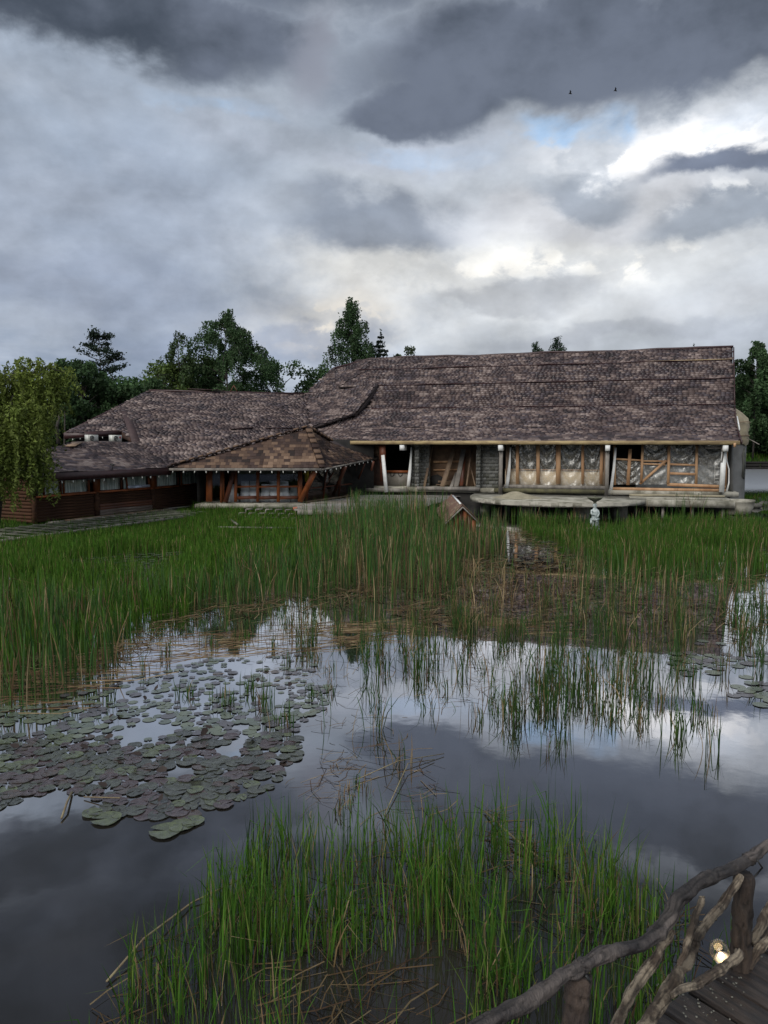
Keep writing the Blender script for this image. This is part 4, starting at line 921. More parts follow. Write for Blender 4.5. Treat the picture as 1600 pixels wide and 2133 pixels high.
q = MB(); q.tube([s3(-.14, -.05, .30), s3(-.06, -.13, .33), s3(.06, -.13, .31), s3(.14, -.03, .34), s3(.12, .08, .33), s3(-.1, .09, .32), s3(-.14, -.05, .30)], .05, 8)
q.tube([s3(-.13, -.06, .32), s3(-.16, -.08, .2), s3(-.15, -.06, .1)], [.045, .04, .015], 8); q.tube([s3(.06, -.12, .31), s3(.05, -.13, .18)], [.045, .02], 8); obj('drapery', q, M['stone'], stt, smoothf=True)
q = MB(); q.tube([s3(.13, .02, .0), s3(.12, .03, .2), s3(.1, .02, .36)], [.07, .05, .06], 8, jit=.2); obj('tree_stump', q, M['stone'], stt, smoothf=True)
q = MB(); q.lathe((sx, sy, .28), [(.07, .93), (.05, .98), (.08, 1.02), (.20, 1.08), (.29, 1.16), (.30, 1.18), (.26, 1.18), (.15, 1.12), (.02, 1.10), (.015, 1.22), (.03, 1.24), (.001, 1.26)], 20); obj('basin', q, M['basin'], stt, smoothf=True)

# duck house (tilted, roof of old shakes)
DA = PD(963, 1053, 27.6); DB = PD(943, 1032, 29.9)
dh = empty('duck_house', (DA.x, 28.6, 0), 'small tilted wooden duck house with a steep brown shake roof among the tall reeds', 'duck house')
ax = (DB - DA).normalized(); sxv = Vector((ax.y, -ax.x, 0)).normalized(); dn_ = ax.cross(sxv); dn_ = -dn_ if dn_.z > 0 else dn_
LN = (DB - DA).length
def DH(s, a, z): return DA + ax * s + sxv * a + dn_ * z          # a sideways, z down
lean = .10
q = MB(); u_ = []
for sg, wd_ in ((-1, .62), (1, .80)):
    q.slab([DH(-.12, 0, 0), DH(LN, 0, 0), DH(LN, sg * wd_, wd_ * .98), DH(-.12, sg * wd_, wd_ * .98)], dn_ * .03)
dr_ = obj('roof', q, M['duckroof'], dh)
sk_ = mesh(MB().box((0, 0, 0), 1, 1, 1), 'shake'); sk_.materials.append(M['duckroof'])
sk2 = mesh(MB().box((0, 0, 0), 1, 1, 1), 'shake'); sk2.materials.append(M['brownplank'])
for sg, wd_ in ((-1, .62), (1, .80)):
    nrm = (sxv * sg * 1 - dn_ * 1.02).normalized(); sl_ = (sxv * sg + dn_ * .98).normalized(); L_ = wd_ * 1.4
    for r in range(6):
        s = -.14
        while s < LN:
            w = random.uniform(.12, .22); c = DH(s + w / 2, 0, 0) + sl_ * (L_ * (r + .55) / 6) + nrm * (.022 + random.uniform(0, .012))
            inst('shake', random.choice((sk_, sk_, sk2)), Matrix.Translation(c) @ Matrix((ax * (w - .012), (sl_ - nrm * .12) * (L_ / 6 * 1.25), nrm * .02)).transposed().to_4x4(), dr_); s += w
for sg, wd_ in ((-1, .64), (1, .82)):
    q = MB(); q.beam(DH(-.15, 0, .03), DH(-.15, sg * wd_, wd_ * .98 + .03), .04, .07, ax); obj('barge_board', q, M['greywood'], dh)
q = MB(); q.beam(DH(.2, -.03, -.03), DH(LN * .9, -.03, -.03), .06, .04); obj('ridge_board', q, M['white'], dh)
q = MB(); q.slab([DH(.02, 0, .08), DH(.02, .52, .62), DH(.02, .50, 1.5), DH(.02, -.46, 1.5), DH(.02, -.45, .56)], ax * (LN - .15)); obj('body', q, M['duckwall'], dh)
for k in range(6):
    a = -.42 + k * .16; q = MB(); t0 = max(.1, abs(a + .06) * 1.02 + .1); q.beam(DH(0, a + .06, t0), DH(0, a + .06, 1.45), .14, .03, ax); obj('wall_board', q, M['duckwall'] if k % 2 else M['redwood'], dh)
q = MB(); q.slab([DH(-.02, -.1, .55), DH(-.02, .1, .55), DH(-.02, .1, .95), DH(-.02, -.1, .95)], -ax * .01); obj('door_opening', q, M['dark'], dh)
# birds
for i, (px, py) in enumerate(((1188, 195), (1282, 189))):
    c = PD(px, py, 70); q = MB()
    q.tube([c + Vector((-.14, 0, .0)), c + Vector((-.05, 0, .03)), c + Vector((.08, 0, .0)), c + Vector((.16, 0, -.03))], [.01, .05, .045, .008], 6)
    o = empty('bird', c, ('dark bird flying low against the edge of the big dark cloud', 'dark bird flying by the small blue gap, the right one of two')[i], 'bird', 'birds in flight')
    obj('body', q, M['bird'], o)
    for sg in (-1, 1):
        q = MB(); q.add([c + Vector((-.05, 0, .02)), c + Vector((.06, 0, .02)), c + Vector((.02 - .05 * sg, .1 * sg, .16)), c + Vector((-.1, .28 * sg, .05 if sg > 0 else .2))], [(0, 1, 2, 3)]); obj('wing', q, M['bird'], o)

# ================================================================== TREES
def leaves(P, size, colr, name='crown', flat=0.0, lens=1.6):
    n = len(P); a = RS.normal(size=(n, 3)); a /= np.linalg.norm(a, axis=1)[:, None]
    b = RS.normal(size=(n, 3)); b[:, 2] *= (1 - flat); b = np.cross(a, b); b /= np.linalg.norm(b, axis=1)[:, None]
    s = size * RS.uniform(.6, 1.3, (n, 1)); V = np.empty((n, 4, 3)); P = np.asarray(P)
    V[:, 0] = P - a * s * .5 * lens; V[:, 1] = P + b * s * .5; V[:, 2] = P + a * s * .5 * lens; V[:, 3] = P - b * s * .5
    colr = np.asarray(colr); C = np.repeat(colr[:, None, :] * RS.uniform(.7, 1.3, (n, 1, 1)), 4, 1)
    return mk(V.reshape(-1, 3), np.arange(n * 4), np.arange(n) * 4, np.full(n, 4), C.reshape(-1, 3), name)
def tree(kind, top, width, base_z, label, cat='tree', colr=(.045, .085, .025), dens=1.0, name=None, lean=0, leaf=None, group='trees round the hall'):
    x, y, zt = top; h = zt - base_z; base = Vector((x, y, base_z)); rr = RS
    t_ = empty(name or (kind + '_tree'), base, label, cat, group); tk = MB(); P = []; Cc = []
    colr = np.array(colr)
    def add(p, k=1.0): P.append(p); Cc.append(colr * k)
    tp = [base + Vector((lean * (k / 6) ** 1.5 + rr.uniform(-.1, .1) * (k > 0), rr.uniform(-.1, .1), h * .97 * k / 6)) for k in range(7)]
    r0 = .008 * h + .025; tk.tube(tp, [r0 * (1 - k / 6.6) for k in range(7)], 7)
    def onT(f):
        f = min(max(f, 0), .999) * 6; i = int(f); return tp[i].lerp(tp[i + 1], f - i)
    if kind == 'birch':
        nb = int(66 * dens ** .5)
        for i in range(nb):
            f0 = max(.22, 1 - width * 2.8 / h); f = f0 + (1 - f0) * (i / nb) ** .9; az = rr.uniform(0, 6.28)
            g_ = (f - f0) / (1 - f0); prof = math.sin(min(1, (1.04 - g_) * 1.5) * 1.57) * (.6 + .4 * min(1, g_ * 3)); L_ = width / 2 * 1.25 * prof * rr.uniform(.45, 1.2) + .15
            d = Vector((math.cos(az), math.sin(az), 0)); o = onT(f); up = rr.uniform(.5, 1.0)
            pts = [o + d * L_ * s + Vector((0, 0, L_ * (up * s - up * .95 * s * s * s))) for s in (0, .25, .5, .75, 1)]
            tk.tube(pts, [.018 * (1 - .2 * k) * L_ / 1.5 + .005 for k in range(5)], 4, False); kk = rr.uniform(.6, 1.35)
            for _ in range(int(10 * dens * (.3 + L_))):
                s = rr.uniform(.25, 1) ** .8; k_ = min(3, int(s * 4)); p = pts[k_].lerp(pts[k_ + 1], s * 4 - k_)
                hang = rr.uniform(.15, .5) * (.5 + s) * h / 9; m = rr.randint(5, 12); o2 = rr.normal(size=2) * .10
                for j in range(m): add((p.x + o2[0] + rr.normal() * .07, p.y + o2[1] + rr.normal() * .07, p.z + .1 - hang * j / m * 1.6), kk)
        sz = leaf or .115
    elif kind == 'broadleaf':
        nl = int(26 * dens)
        for i in range(nl):
            f = rr.uniform(.25, .98); az = rr.uniform(0, 6.28); R_ = width / 2 * math.sqrt(max(.05, 1 - ((f - .45) / .62) ** 2)) * rr.uniform(.35, 1.02)
            o = onT(f * .8); c = Vector((x + lean * f + R_ * math.cos(az), y + R_ * math.sin(az), base_z + h * f * .93)); tk.tube([o, o.lerp(c, .5) + Vector((0, 0, .1)), c], [.05, .035, .015], 4, False) if h < width * 2.2 else None
            lr = width * rr.uniform(.10, .19); c.z = zt - lr * .8 - (1 - f) ** 1.3 * min(h * .88, width * 1.5) * 1.2; c.z = max(c.z, base_z + lr); kk = rr.uniform(.55, 1.35); n = int(170 * dens * (lr / .8) ** 1.2)
            for _ in range(min(n, 520)):
                v = rr.normal(size=3); v /= np.linalg.norm(v); q_ = rr.uniform(.45, 1.12); add((c.x + v[0] * lr * q_, c.y + v[1] * lr * q_, min(c.z + v[2] * lr * .85 * q_, zt + .2)), kk * (1 + .15 * v[2]))
        sz = leaf or .155
    elif kind == 'spruce':
        n = int(h / .42)
        for i in range(n):
            f = .12 + .88 * i / n; L0 = width / 2 * (1 - f) * 1.12 + .08
            for k in range(7):
                az = rr.uniform(0, 6.28); L_ = L0 * rr.uniform(.65, 1.15); d = Vector((math.cos(az), math.sin(az), 0)); o = onT(f); kk = rr.uniform(.6, 1.2)
                e = o + d * L_ + Vector((0, 0, -L_ * .22)); tk.tube([o, e], [.03, .008], 3, False)
                for _ in range(int((6 + 26 * L_) * dens)):
                    s = rr.uniform(.1, 1.02); p = o.lerp(e, s) + Vector((0, 0, L_ * .12 * s * s)); w_ = .16 * (1.2 - s) * L_ + .05
                    add((p.x + rr.normal() * w_, p.y + rr.normal() * w_, p.z - abs(rr.normal()) * .10), kk)
            if i == n - 1:
                for _ in range(10): add((tp[6].x + rr.normal() * .04, tp[6].y, tp[6].z + rr.uniform(-.3, .25)), 1)
        sz = leaf or .15
    elif kind == 'pine':
        n = int(h / .78)
        for i in range(n):
            f = .25 + .75 * i / n; L0 = width / 2 * (1.05 - f) ** .75 * 1.15 + .2
            for k in range(6):
                az = rr.uniform(0, 6.28); L_ = L0 * rr.uniform(.55, 1.15); d = Vector((math.cos(az), math.sin(az), 0)); o = onT(f + rr.uniform(-.05, .03) * (f < .95)); kk = rr.uniform(.6, 1.25)
                e = o + d * L_ + Vector((0, 0, L_ * rr.uniform(.2, .55))); tk.tube([o, o.lerp(e, .5) - Vector((0, 0, .08)), e], [.04, .03, .012], 3, False)
                for s in (.45, .65, .82, 1.0):
                    p = o.lerp(e, s); 
                    for _ in range(int(13 * dens)): v = rr.normal(size=3) * .14; add((p.x + v[0] * 1.3, p.y + v[1] * 1.3, p.z + v[2] * .55 + .08), kk)
        sz = leaf or .125
    P = np.array(P); keep = P[:, 2] > base_z; P = P[keep]; Cc = np.array(Cc)[keep]
    og = ORG[t_.name]; obj('trunk', tk, M['trunk'], t_)
    me = leaves(P - np.array(og), sz, Cc); obj('crown', me, M['leaf'], t_); return t_
DKG = (.048, .090, .034); BIR = (.060, .108, .044); YG = (.085, .125, .030); CON = (.026, .044, .028)
def T(kind, px, py, wpx, d, label, **k):
    p = PD(px, py, d); tree(kind, p, wpx / F * d, k.pop('bz', .15), label, **k)
T('birch', 730, 610, 84, 64, 'tall slender birch rising highest behind the left end of the hall roof', colr=BIR, dens=1.5)
T('birch', 767, 700, 70, 66, 'short drooping birch between the tall birch and the dark spruce', colr=BIR)
T('spruce', 791, 682, 235, 66, 'dark pointed spruce to the right of the tall birch', colr=CON, dens=.8)
T('broadleaf', 855, 718, 90, 110, 'pale distant tree just showing above the hall ridge', colr=(.10, .13, .07), dens=.8, leaf=.25)
T('birch', 828, 732, 30, 110, 'tiny treetop beside the pale distant tree', colr=(.08, .10, .06), leaf=.25)
T('birch', 1119, 704, 66, 80, 'thin crowned tree above the ridge, the left of the close pair', colr=(.05, .08, .05))
T('birch', 1160, 694, 60, 80, 'round crowned tree above the ridge, the right of the close pair', colr=(.034, .06, .036))
T('spruce', 1447, 711, 16, 95, 'tiny conifer tip above the right part of the ridge', colr=CON)
T('birch', 468, 638, 165, 62, 'large spreading birch with a dark crown behind the log wing', colr=BIR, dens=1.7)
T('birch', 372, 680, 84, 60, 'narrow yellow green birch with a thin pointed top', colr=(.06, .095, .035), dens=.8)
T('broadleaf', 330, 742, 150, 60, 'light green bushy tree left of the narrow birch', colr=YG, dens=1.2)
T('broadleaf', 412, 735, 150, 64, 'yellowish green tree filling in between the two birches', colr=(.06, .1, .03), dens=1.3)
T('broadleaf', 576, 744, 125, 66, 'rounded dark green tree alone behind the middle of the log wing', colr=DKG, dens=1.2)
T('broadleaf', 658, 758, 90, 68, 'dark green tree half hidden by the left gable of the hall', colr=DKG, dens=1.0)
T('pine', 206, 681, 190, 58, 'dark open pine standing above the trees at the left', colr=CON, dens=1.5)
T('broadleaf', 170, 745, 130, 50, 'dense dark tree close behind the willow', colr=DKG, dens=1.6)
T('broadleaf', 235, 775, 160, 52, 'dense dark green tree below the pine', colr=DKG, dens=1.7)
T('broadleaf', 300, 785, 130, 55, 'low dark tree left of the ridge of the log wing', colr=DKG, dens=1.3)
T('broadleaf', 90, 790, 140, 48, 'dark tree standing behind the willow crown', colr=DKG, dens=1.5)
T('birch', 130, 742, 30, 46, 'thin leafy stem rising between the willow and the dark trees', colr=BIR)
T('birch', 1578, 706, 110, 106, 'slim birch with a sparse drooping crown right of the hall', colr=BIR, dens=1.3, bz=1.4, leaf=.22)
T('broadleaf', 1605, 770, 130, 110, 'dark bushy tree at the right edge behind the slim birch', colr=DKG, dens=1.8, bz=1.4, leaf=.22)
T('broadleaf', 1560, 815, 100, 112, 'low dark tree beside the round annex roof', colr=DKG, dens=1.6, bz=1.4, leaf=.22)
T('broadleaf', 1665, 740, 150, 112, 'large dark tree cut by the right edge of the picture', colr=DKG, dens=1.6, bz=1.4, leaf=.22)
T('broadleaf', 1625, 860, 130, 107, 'low dark shrub by the pond at the right edge', colr=DKG, dens=1.5, bz=1.4, leaf=.22, name='waterside_shrub', cat='shrub')
for px, py, wp, d, l in ((355, 800, 150, 70, 'low dark tree behind the narrow yellow green birch'), (440, 795, 150, 72, 'low dark tree under the large spreading birch'), (510, 790, 120, 70, 'low dark tree to the right of the spreading birch'), (250, 800, 150, 66, 'low dark tree below the right side of the pine')): T('broadleaf', px, py, wp, d, l, colr=DKG, dens=1.4)
# far woodland, one mass
P = []; Cc = []
for i in range(230):
    x = RS.uniform(-130, 150); y = RS.uniform(112, 150); z0 = 1.5; R_ = RS.uniform(2, 4.2); hh = RS.uniform(4, 8.5); kk = RS.uniform(.6, 1.3)
    n = 130; v = RS.normal(size=(n, 3)); v /= np.linalg.norm(v, axis=1)[:, None]
    P.append(np.array([x, y, z0 + hh / 2]) + v * np.array([R_, R_, hh / 2]) * RS.uniform(.6, 1.05, (n, 1))); Cc.append(np.tile(np.array(DKG) * kk, (n, 1)))
o = obj('far_woodland', leaves(np.vstack(P), .75, np.vstack(Cc), 'far_woodland'), M['leaf'], kind='stuff'); tag(o, 'dark belt of woodland far behind the pond and the buildings', 'woodland')

# weeping willow at the left edge
wl = empty('weeping_willow', (-15.4, 30.0, .1), 'yellow green weeping willow hanging over the left corner of the log building', 'tree', 'trees round the hall')
tk = MB(); wb = Vector((-15.4, 30.0, .1)); wt = PD(45, 790, 29); tk.tube([wb, wb.lerp(wt, .5) + Vector((-.2, 0, 0)), wt], [.28, .2, .1], 8); P = []; Cc = []
lobes = [(PD(x, y, d), r) for x, y, d, r in ((60, 772, 28.5, .9), (10, 800, 28, 1.2), (85, 795, 28.5, .75), (122, 805, 29, .5), (136, 775, 29, .3), (110, 770, 29, .35), (-40, 800, 28, 1.2), (55, 860, 27.5, .85), (10, 900, 27, 1.1), (-60, 880, 27, 1.3), (60, 930, 27.5, .7), (92, 965, 28, .35), (10, 850, 30, 1.3), (60, 840, 30.5, 1.1), (-20, 960, 26.5, .9))]
for c, r in lobes:
    tk.tube([wt.lerp(wb, .3), wt.lerp(c, .5) + Vector((0, 0, .3)), c], [.08, .05, .02], 5, False)
    for s in range(int(62 * r)):
        a = RS.uniform(0, 6.28); q_ = r * math.sqrt(RS.uniform(.05, 1)); x0 = c.x + q_ * math.cos(a); y0 = c.y + q_ * math.sin(a); z0 = c.z + math.sqrt(max(0, r * r - q_ * q_)) * .45 + RS.uniform(-.15, .1)
        pxw = 800 + F * x0 / y0; zlow = 1.1 if pxw < 60 else 1.25 if pxw < 105 else 3.6
        z1 = max(z0 - RS.uniform(.9, 3.0) * (.6 + .4 * r) * (1 if pxw < 110 else .55), zlow + RS.uniform(0, .9)); z1 = min(z1, z0 - .2); n = int((z0 - z1) / .042); dx = RS.normal() * .12; dy = RS.normal() * .12; kk = RS.uniform(.55, 1.35); ph = RS.uniform(0, 6)
        for j in range(n):
            t = j / max(1, n); P.append((x0 + dx * t * 2 + .07 * math.sin(t * 6 + ph) + RS.normal() * .045, y0 + dy * t * 2 + RS.normal() * .045, z0 + .25 * math.sin(min(1, t * 4) * 3.14) * .4 - (z0 - z1) * t)); Cc.append((.155 * kk, .195 * kk, .040 * kk))
og = np.array(ORG[wl.name]); obj('trunk', tk, M['trunk'], wl)
obj('crown', leaves(np.array(P) - og, .064, np.array(Cc), flat=.3, lens=2.4), M['leaf'], wl)
q = MB(); q.tube([PD(122, 925, 36), PD(118, 890, 36), PD(128, 850, 36)], [.09, .07, .05], 6); 
tk2 = tag(obj('bare_trunk', q, M['trunk'], None, org=PD(122, 925, 36)), 'thin bare reddish stem between the willow and the cooling units', 'tree trunk')
q = MB(); lgd = mesh(lg, 'log', smoothf=True); lgd.materials.append(mat('wet_dark_log', (.03, .028, .026), (.015, .014, .013), .9, 3, spec=.1)); tw = empty('far_log_fence', PD(1580, 975, 100), 'dark stacked log edging along the far bank at the right', 'retaining wall')
for r in range(3):
    for k in range(9):
        x = 36 + k * 6 + RS.uniform(-.6, .6); inst('log', lgd, Matrix.Translation((x, 103.2 + r * .12, .1 + r * .36)) @ Matrix.Rotation(rad(90) + RS.uniform(-.03, .03), 4, 'Z') @ Matrix.Diagonal((2.3, 5.8, 2.3, 1)), tw)

# ================================================================== REEDS AND GRASS
def blade_mesh(B, h, w, lean, cols, curl=None, name='blades', og=(0, 0, 0), broken=.13):
    n = len(B); B = np.asarray(B) - np.array(og); f = RS.uniform(0, 6.283, n); l = RS.uniform(0, 6.283, n)
    fx = np.stack([np.cos(f), np.sin(f), np.zeros(n)], 1); lx = np.stack([np.cos(l), np.sin(l), np.zeros(n)], 1)
    V = np.empty((n, 7, 3)); br = RS.uniform(size=n) < broken; k = 0
    for t, ww in ((0, .8), (.42, 1), (.76, .7), (1, 0)):
        off = lx * (lean * h * t ** 1.8)[:, None]; zz = h * t * (1 - .35 * lean * t)
        if t == 1: zz = np.where(br, h * .55, zz); off = off + lx * (br * h * .35)[:, None]
        c = B + off; c[:, 2] += zz
        if ww: V[:, k] = c - fx * (w * ww / 2)[:, None]; V[:, k + 1] = c + fx * (w * ww / 2)[:, None]; k += 2
        else: V[:, k] = c
    fl = (np.arange(n)[:, None] * 7 + np.array([0, 1, 3, 2, 2, 3, 5, 4, 4, 5, 6])).ravel()
    st = (np.arange(n)[:, None] * 11 + np.array([0, 4, 8])).ravel(); tt = np.tile([4, 4, 3], n)
    C = np.repeat(cols[:, None, :], 7, 1)
    return mk(V.reshape(-1, 3), fl, st, tt, C.reshape(-1, 3), name)
GR = np.array([(.052, .140, .013), (.072, .165, .017), (.044, .108, .014), (.10, .165, .026)])
BG = np.array([(.056, .135, .030), (.042, .108, .030), (.075, .150, .030), (.066, .120, .042)])
ST = np.array([(.27, .19, .10), (.20, .13, .07), (.34, .26, .15), (.13, .08, .048)])
def pick(n, pal, dead):
    a = pal[RS.randint(0, len(pal), n)]; b = ST[RS.randint(0, len(ST), n)]; return np.where((RS.uniform(size=n) < dead)[:, None], b, a) * RS.uniform(.7, 1.25, (n, 1))
def region(poly, dens, hole=None, zf=None, clump=0.0, seed=0, x_=(-24, 24), y_=(3.3, 48)):
    W3 = [PG(a, b) for a, b in poly]; xs = [p.x for p in W3]; ys = [p.y for p in W3]
    x0, x1, y0, y1 = min(xs), max(xs), min(ys), max(ys); n = int((x1 - x0) * (y1 - y0) * dens)
    x = RS.uniform(x0, x1, n); y = RS.uniform(y0, y1, n)
    jx = (vnoise(x * .9, y * .9, seed + 4) - .5) * 1.6 * min(1, y0 / 12); jy = (vnoise(x * .9, y * .9, seed + 9) - .5) * 2.0 * min(1, y0 / 12)
    ok = pip(x + jx, y + jy, [(p.x, p.y) for p in W3])
    for hl in (hole or []):
        hw = [(p.x, p.y) for p in (PG(a, b) for a, b in hl)]; ok &= ~(pip(x + jx * .4, y + jy * .4, hw) & (RS.uniform(size=n) < .93))
    if clump: ok &= (vnoise(x * 2.3, y * 2.3, seed) * .6 + vnoise(x * 6, y * 6, seed + 1) * .4) > (RS.uniform(size=n) * clump + clump * .35)
    x, y = x[ok], y[ok]; z = np.maximum(land(x, y) - .02, -.05); return np.stack([x, y, z], 1)
def bed(name, B, hr, wr, lean, pal, dead, label, cat='reeds', deadh=1.0, m='reed', seed=0):
    n = len(B); hv = RS.uniform(*hr, n) * (.7 + .6 * vnoise(B[:, 0] * .8, B[:, 1] * .8, seed + 2)); c = pick(n, pal, dead)
    isd = c[:, 0] > c[:, 1]; hv = np.where(isd, hv * deadh, hv)
    o = obj(name, blade_mesh(B, hv, RS.uniform(*wr, n), np.abs(RS.normal(0, lean, n)) + np.where(isd, .05, 0), c, name=name), M[m], kind='stuff'); return tag(o, label, cat)
LG = [(-90, 1090), (60, 1098), (200, 1094), (330, 1078), (470, 1060), (540, 1078), (640, 1078), (720, 1100), (720, 1165), (640, 1205), (500, 1238), (420, 1252), (330, 1292), (200, 1352), (110, 1402), (0, 1440), (-90, 1450)]
joistarea = [(-90, 1080), (340, 1070), (420, 1085), (330, 1110), (170, 1128), (-90, 1150)]
padhole = [(150, 1168), (260, 1152), (380, 1150), (375, 1180), (230, 1192), (160, 1190)]
bed('meadow_grass', region(LG, 240, [joistarea, padhole], seed=1, clump=.45), (.32, .62), (.012, .022), .16, GR, .05, 'bright green marsh grass spreading before the log building', 'grass', seed=1)
bed('joist_grass', region(joistarea, 230, seed=2), (.14, .34), (.014, .022), .2, GR, .05, 'thin grass growing up through the bare joists', 'grass')
bed('left_reeds', region([(-90, 1300), (120, 1300), (250, 1262), (380, 1230), (520, 1205), (690, 1180), (730, 1232), (600, 1258), (430, 1272), (350, 1308), (240, 1368), (175, 1415), (90, 1462), (-90, 1478)], 130, seed=3, clump=.6), (.65, 1.15), (.012, .022), .13, BG, .22, 'blue green reeds with straw stems along the left edge of the open water', seed=3)
duckh = [(890, 1100), (1010, 1105), (1015, 1140), (900, 1135)]
bed('central_cattails', region([(650, 1105), (740, 1088), (900, 1098), (1005, 1112), (1015, 1150), (990, 1195), (940, 1240), (860, 1258), (740, 1245), (640, 1205), (640, 1150)], 105, [duckh], seed=4, clump=.7), (.95, 1.6), (.014, .026), .09, BG, .36, 'tallest cattails in the middle with many upright dead stalks', seed=4, deadh=.85)
bed('tall_cattails', region([(715, 1100), (800, 1092), (905, 1098), (935, 1125), (900, 1150), (740, 1150)], 60, seed=15, clump=.6), (1.35, 2.0), (.016, .028), .09, BG * 1.05, .22, 'tallest green cattails reaching up in front of the plank deck', seed=15)
bed('brown_reeds', region([(820, 1190), (1000, 1175), (1060, 1170), (1140, 1210), (1200, 1180), (1300, 1210), (1290, 1290), (1150, 1270), (1050, 1288), (880, 1268)], 60, seed=5, clump=.8), (.35, .85), (.010, .020), .3, BG, .72, 'broken brown reeds standing in the middle of the marsh', seed=5)
bed('right_grass', region([(1090, 1088), (1230, 1108), (1400, 1090), (1690, 1095), (1690, 1195), (1480, 1192), (1290, 1195), (1200, 1150), (1100, 1112)], 190, [[(1480, 1150), (1690, 1150), (1690, 1175), (1500, 1180)]], seed=6, clump=.5), (.45, .78), (.013, .022), .14, GR * .75 + BG * .15, .10, 'dense green grass in front of the landing stage at the right', 'grass', seed=6)
bed('right_reeds', region([(1170, 1180), (1300, 1190), (1500, 1190), (1700, 1190), (1700, 1335), (1570, 1315), (1400, 1290), (1290, 1300), (1180, 1270), (1060, 1275), (1030, 1255), (1180, 1245)], 62, [[(1540, 1165), (1700, 1160), (1700, 1230), (1550, 1225)]], seed=7, clump=.85), (.7, 1.15), (.012, .022), .15, BG, .34, 'mixed green and straw reeds thinning out over the right part of the pond', seed=7)
bed('platform_reeds', region([(1000, 1068), (1500, 1068), (1530, 1092), (1060, 1100)], 8, seed=8, clump=.6), (.4, .9), (.012, .022), .15, BG, .3, 'sparse reeds growing against the piles of the landing stage', seed=8)
bed('sprouting_plants', region([(1400, 1062), (1450, 1062), (1450, 1080), (1400, 1080)], 9, seed=9), (1.0, 1.5), (.012, .03), .2, BG, .2, 'tall weeds standing before the right end of the landing stage', 'weeds')
bed('hut_reeds', region([(870, 1125), (1035, 1122), (1050, 1165), (870, 1180)], 75, seed=14, clump=.35), (.8, 1.25), (.014, .026), .08, BG, .45, 'tall reeds and dead stalks hiding the walls of the small hut', seed=14, deadh=.95)
# bank grass right of the hall and across the pond
n = 9000; x = RS.uniform(20.6, 34, n); y = RS.uniform(41, 52, n); z = land(x, y); ok = z > -.05
bed('bank_grass', np.stack([x, y, z], 1)[ok], (.2, .42), (.02, .035), .25, GR * .8, .05, 'short grass on the little bank beside the round planter', 'grass')
n = 26000; x = RS.uniform(-25, 18, n); y = RS.uniform(29, 70, n); z = land(x, y); ok = (z > -.05) & ~((x > -13) & (y < 50))
ok2 = ok & (((x + 15.0) * -.907 + (y - 32.0) * .42) > .3)
n2 = 12000; x2 = RS.uniform(25, 75, n2); y2 = RS.uniform(104, 116, n2); B2 = np.stack([x2, y2, land(x2, y2)], 1)
bed('far_bank_grass', B2, (.5, .9), (.07, .12), .25, GR * .9, .05, 'light green grass strip on the far bank at the right', 'grass')
for i, (px, py, r) in enumerate(((1560, 1052, .35), (1575, 1054, .28), (1592, 1050, .3), (1548, 1056, .2))):
    c = PG(px, py, .1); q = MB(); q.ball(c, r, 9, (1.3, .9, .45)); q.v = [(a + RS.normal() * .03, b + RS.normal() * .03, c_ + RS.normal() * .02) for a, b, c_ in q.v]
    tag(obj('bank_stone', q, M['rock'], None, org=c), ('flat grey stone nearest the round planter bar one', 'middle grey stone on the little bank', 'grey stone farthest right on the little bank', 'smallest stone right beside the planter')[i], 'stone', 'stones on the right bank')
# yellow flowered weed by the pavilion corner
B = region([(755, 1018), (790, 1016), (795, 1030), (750, 1032)], 40, seed=12); B[:, 2] = .55
o = bed('flowering_weed', B, (.25, .5), (.02, .04), .4, np.array([(.10, .12, .02), (.22, .20, .02)]), .1, 'yellowish flowering weed at the far corner of the plank deck', 'weeds')
B = PG(742, 1048, .53); B = np.array([(B.x + RS.normal() * .12, B.y + RS.normal() * .1, .53) for _ in range(40)])
bed('deck_tuft', B, (.5, .8), (.015, .025), .2, BG, .1, 'tuft of reeds growing up through the plank deck', 'reeds')

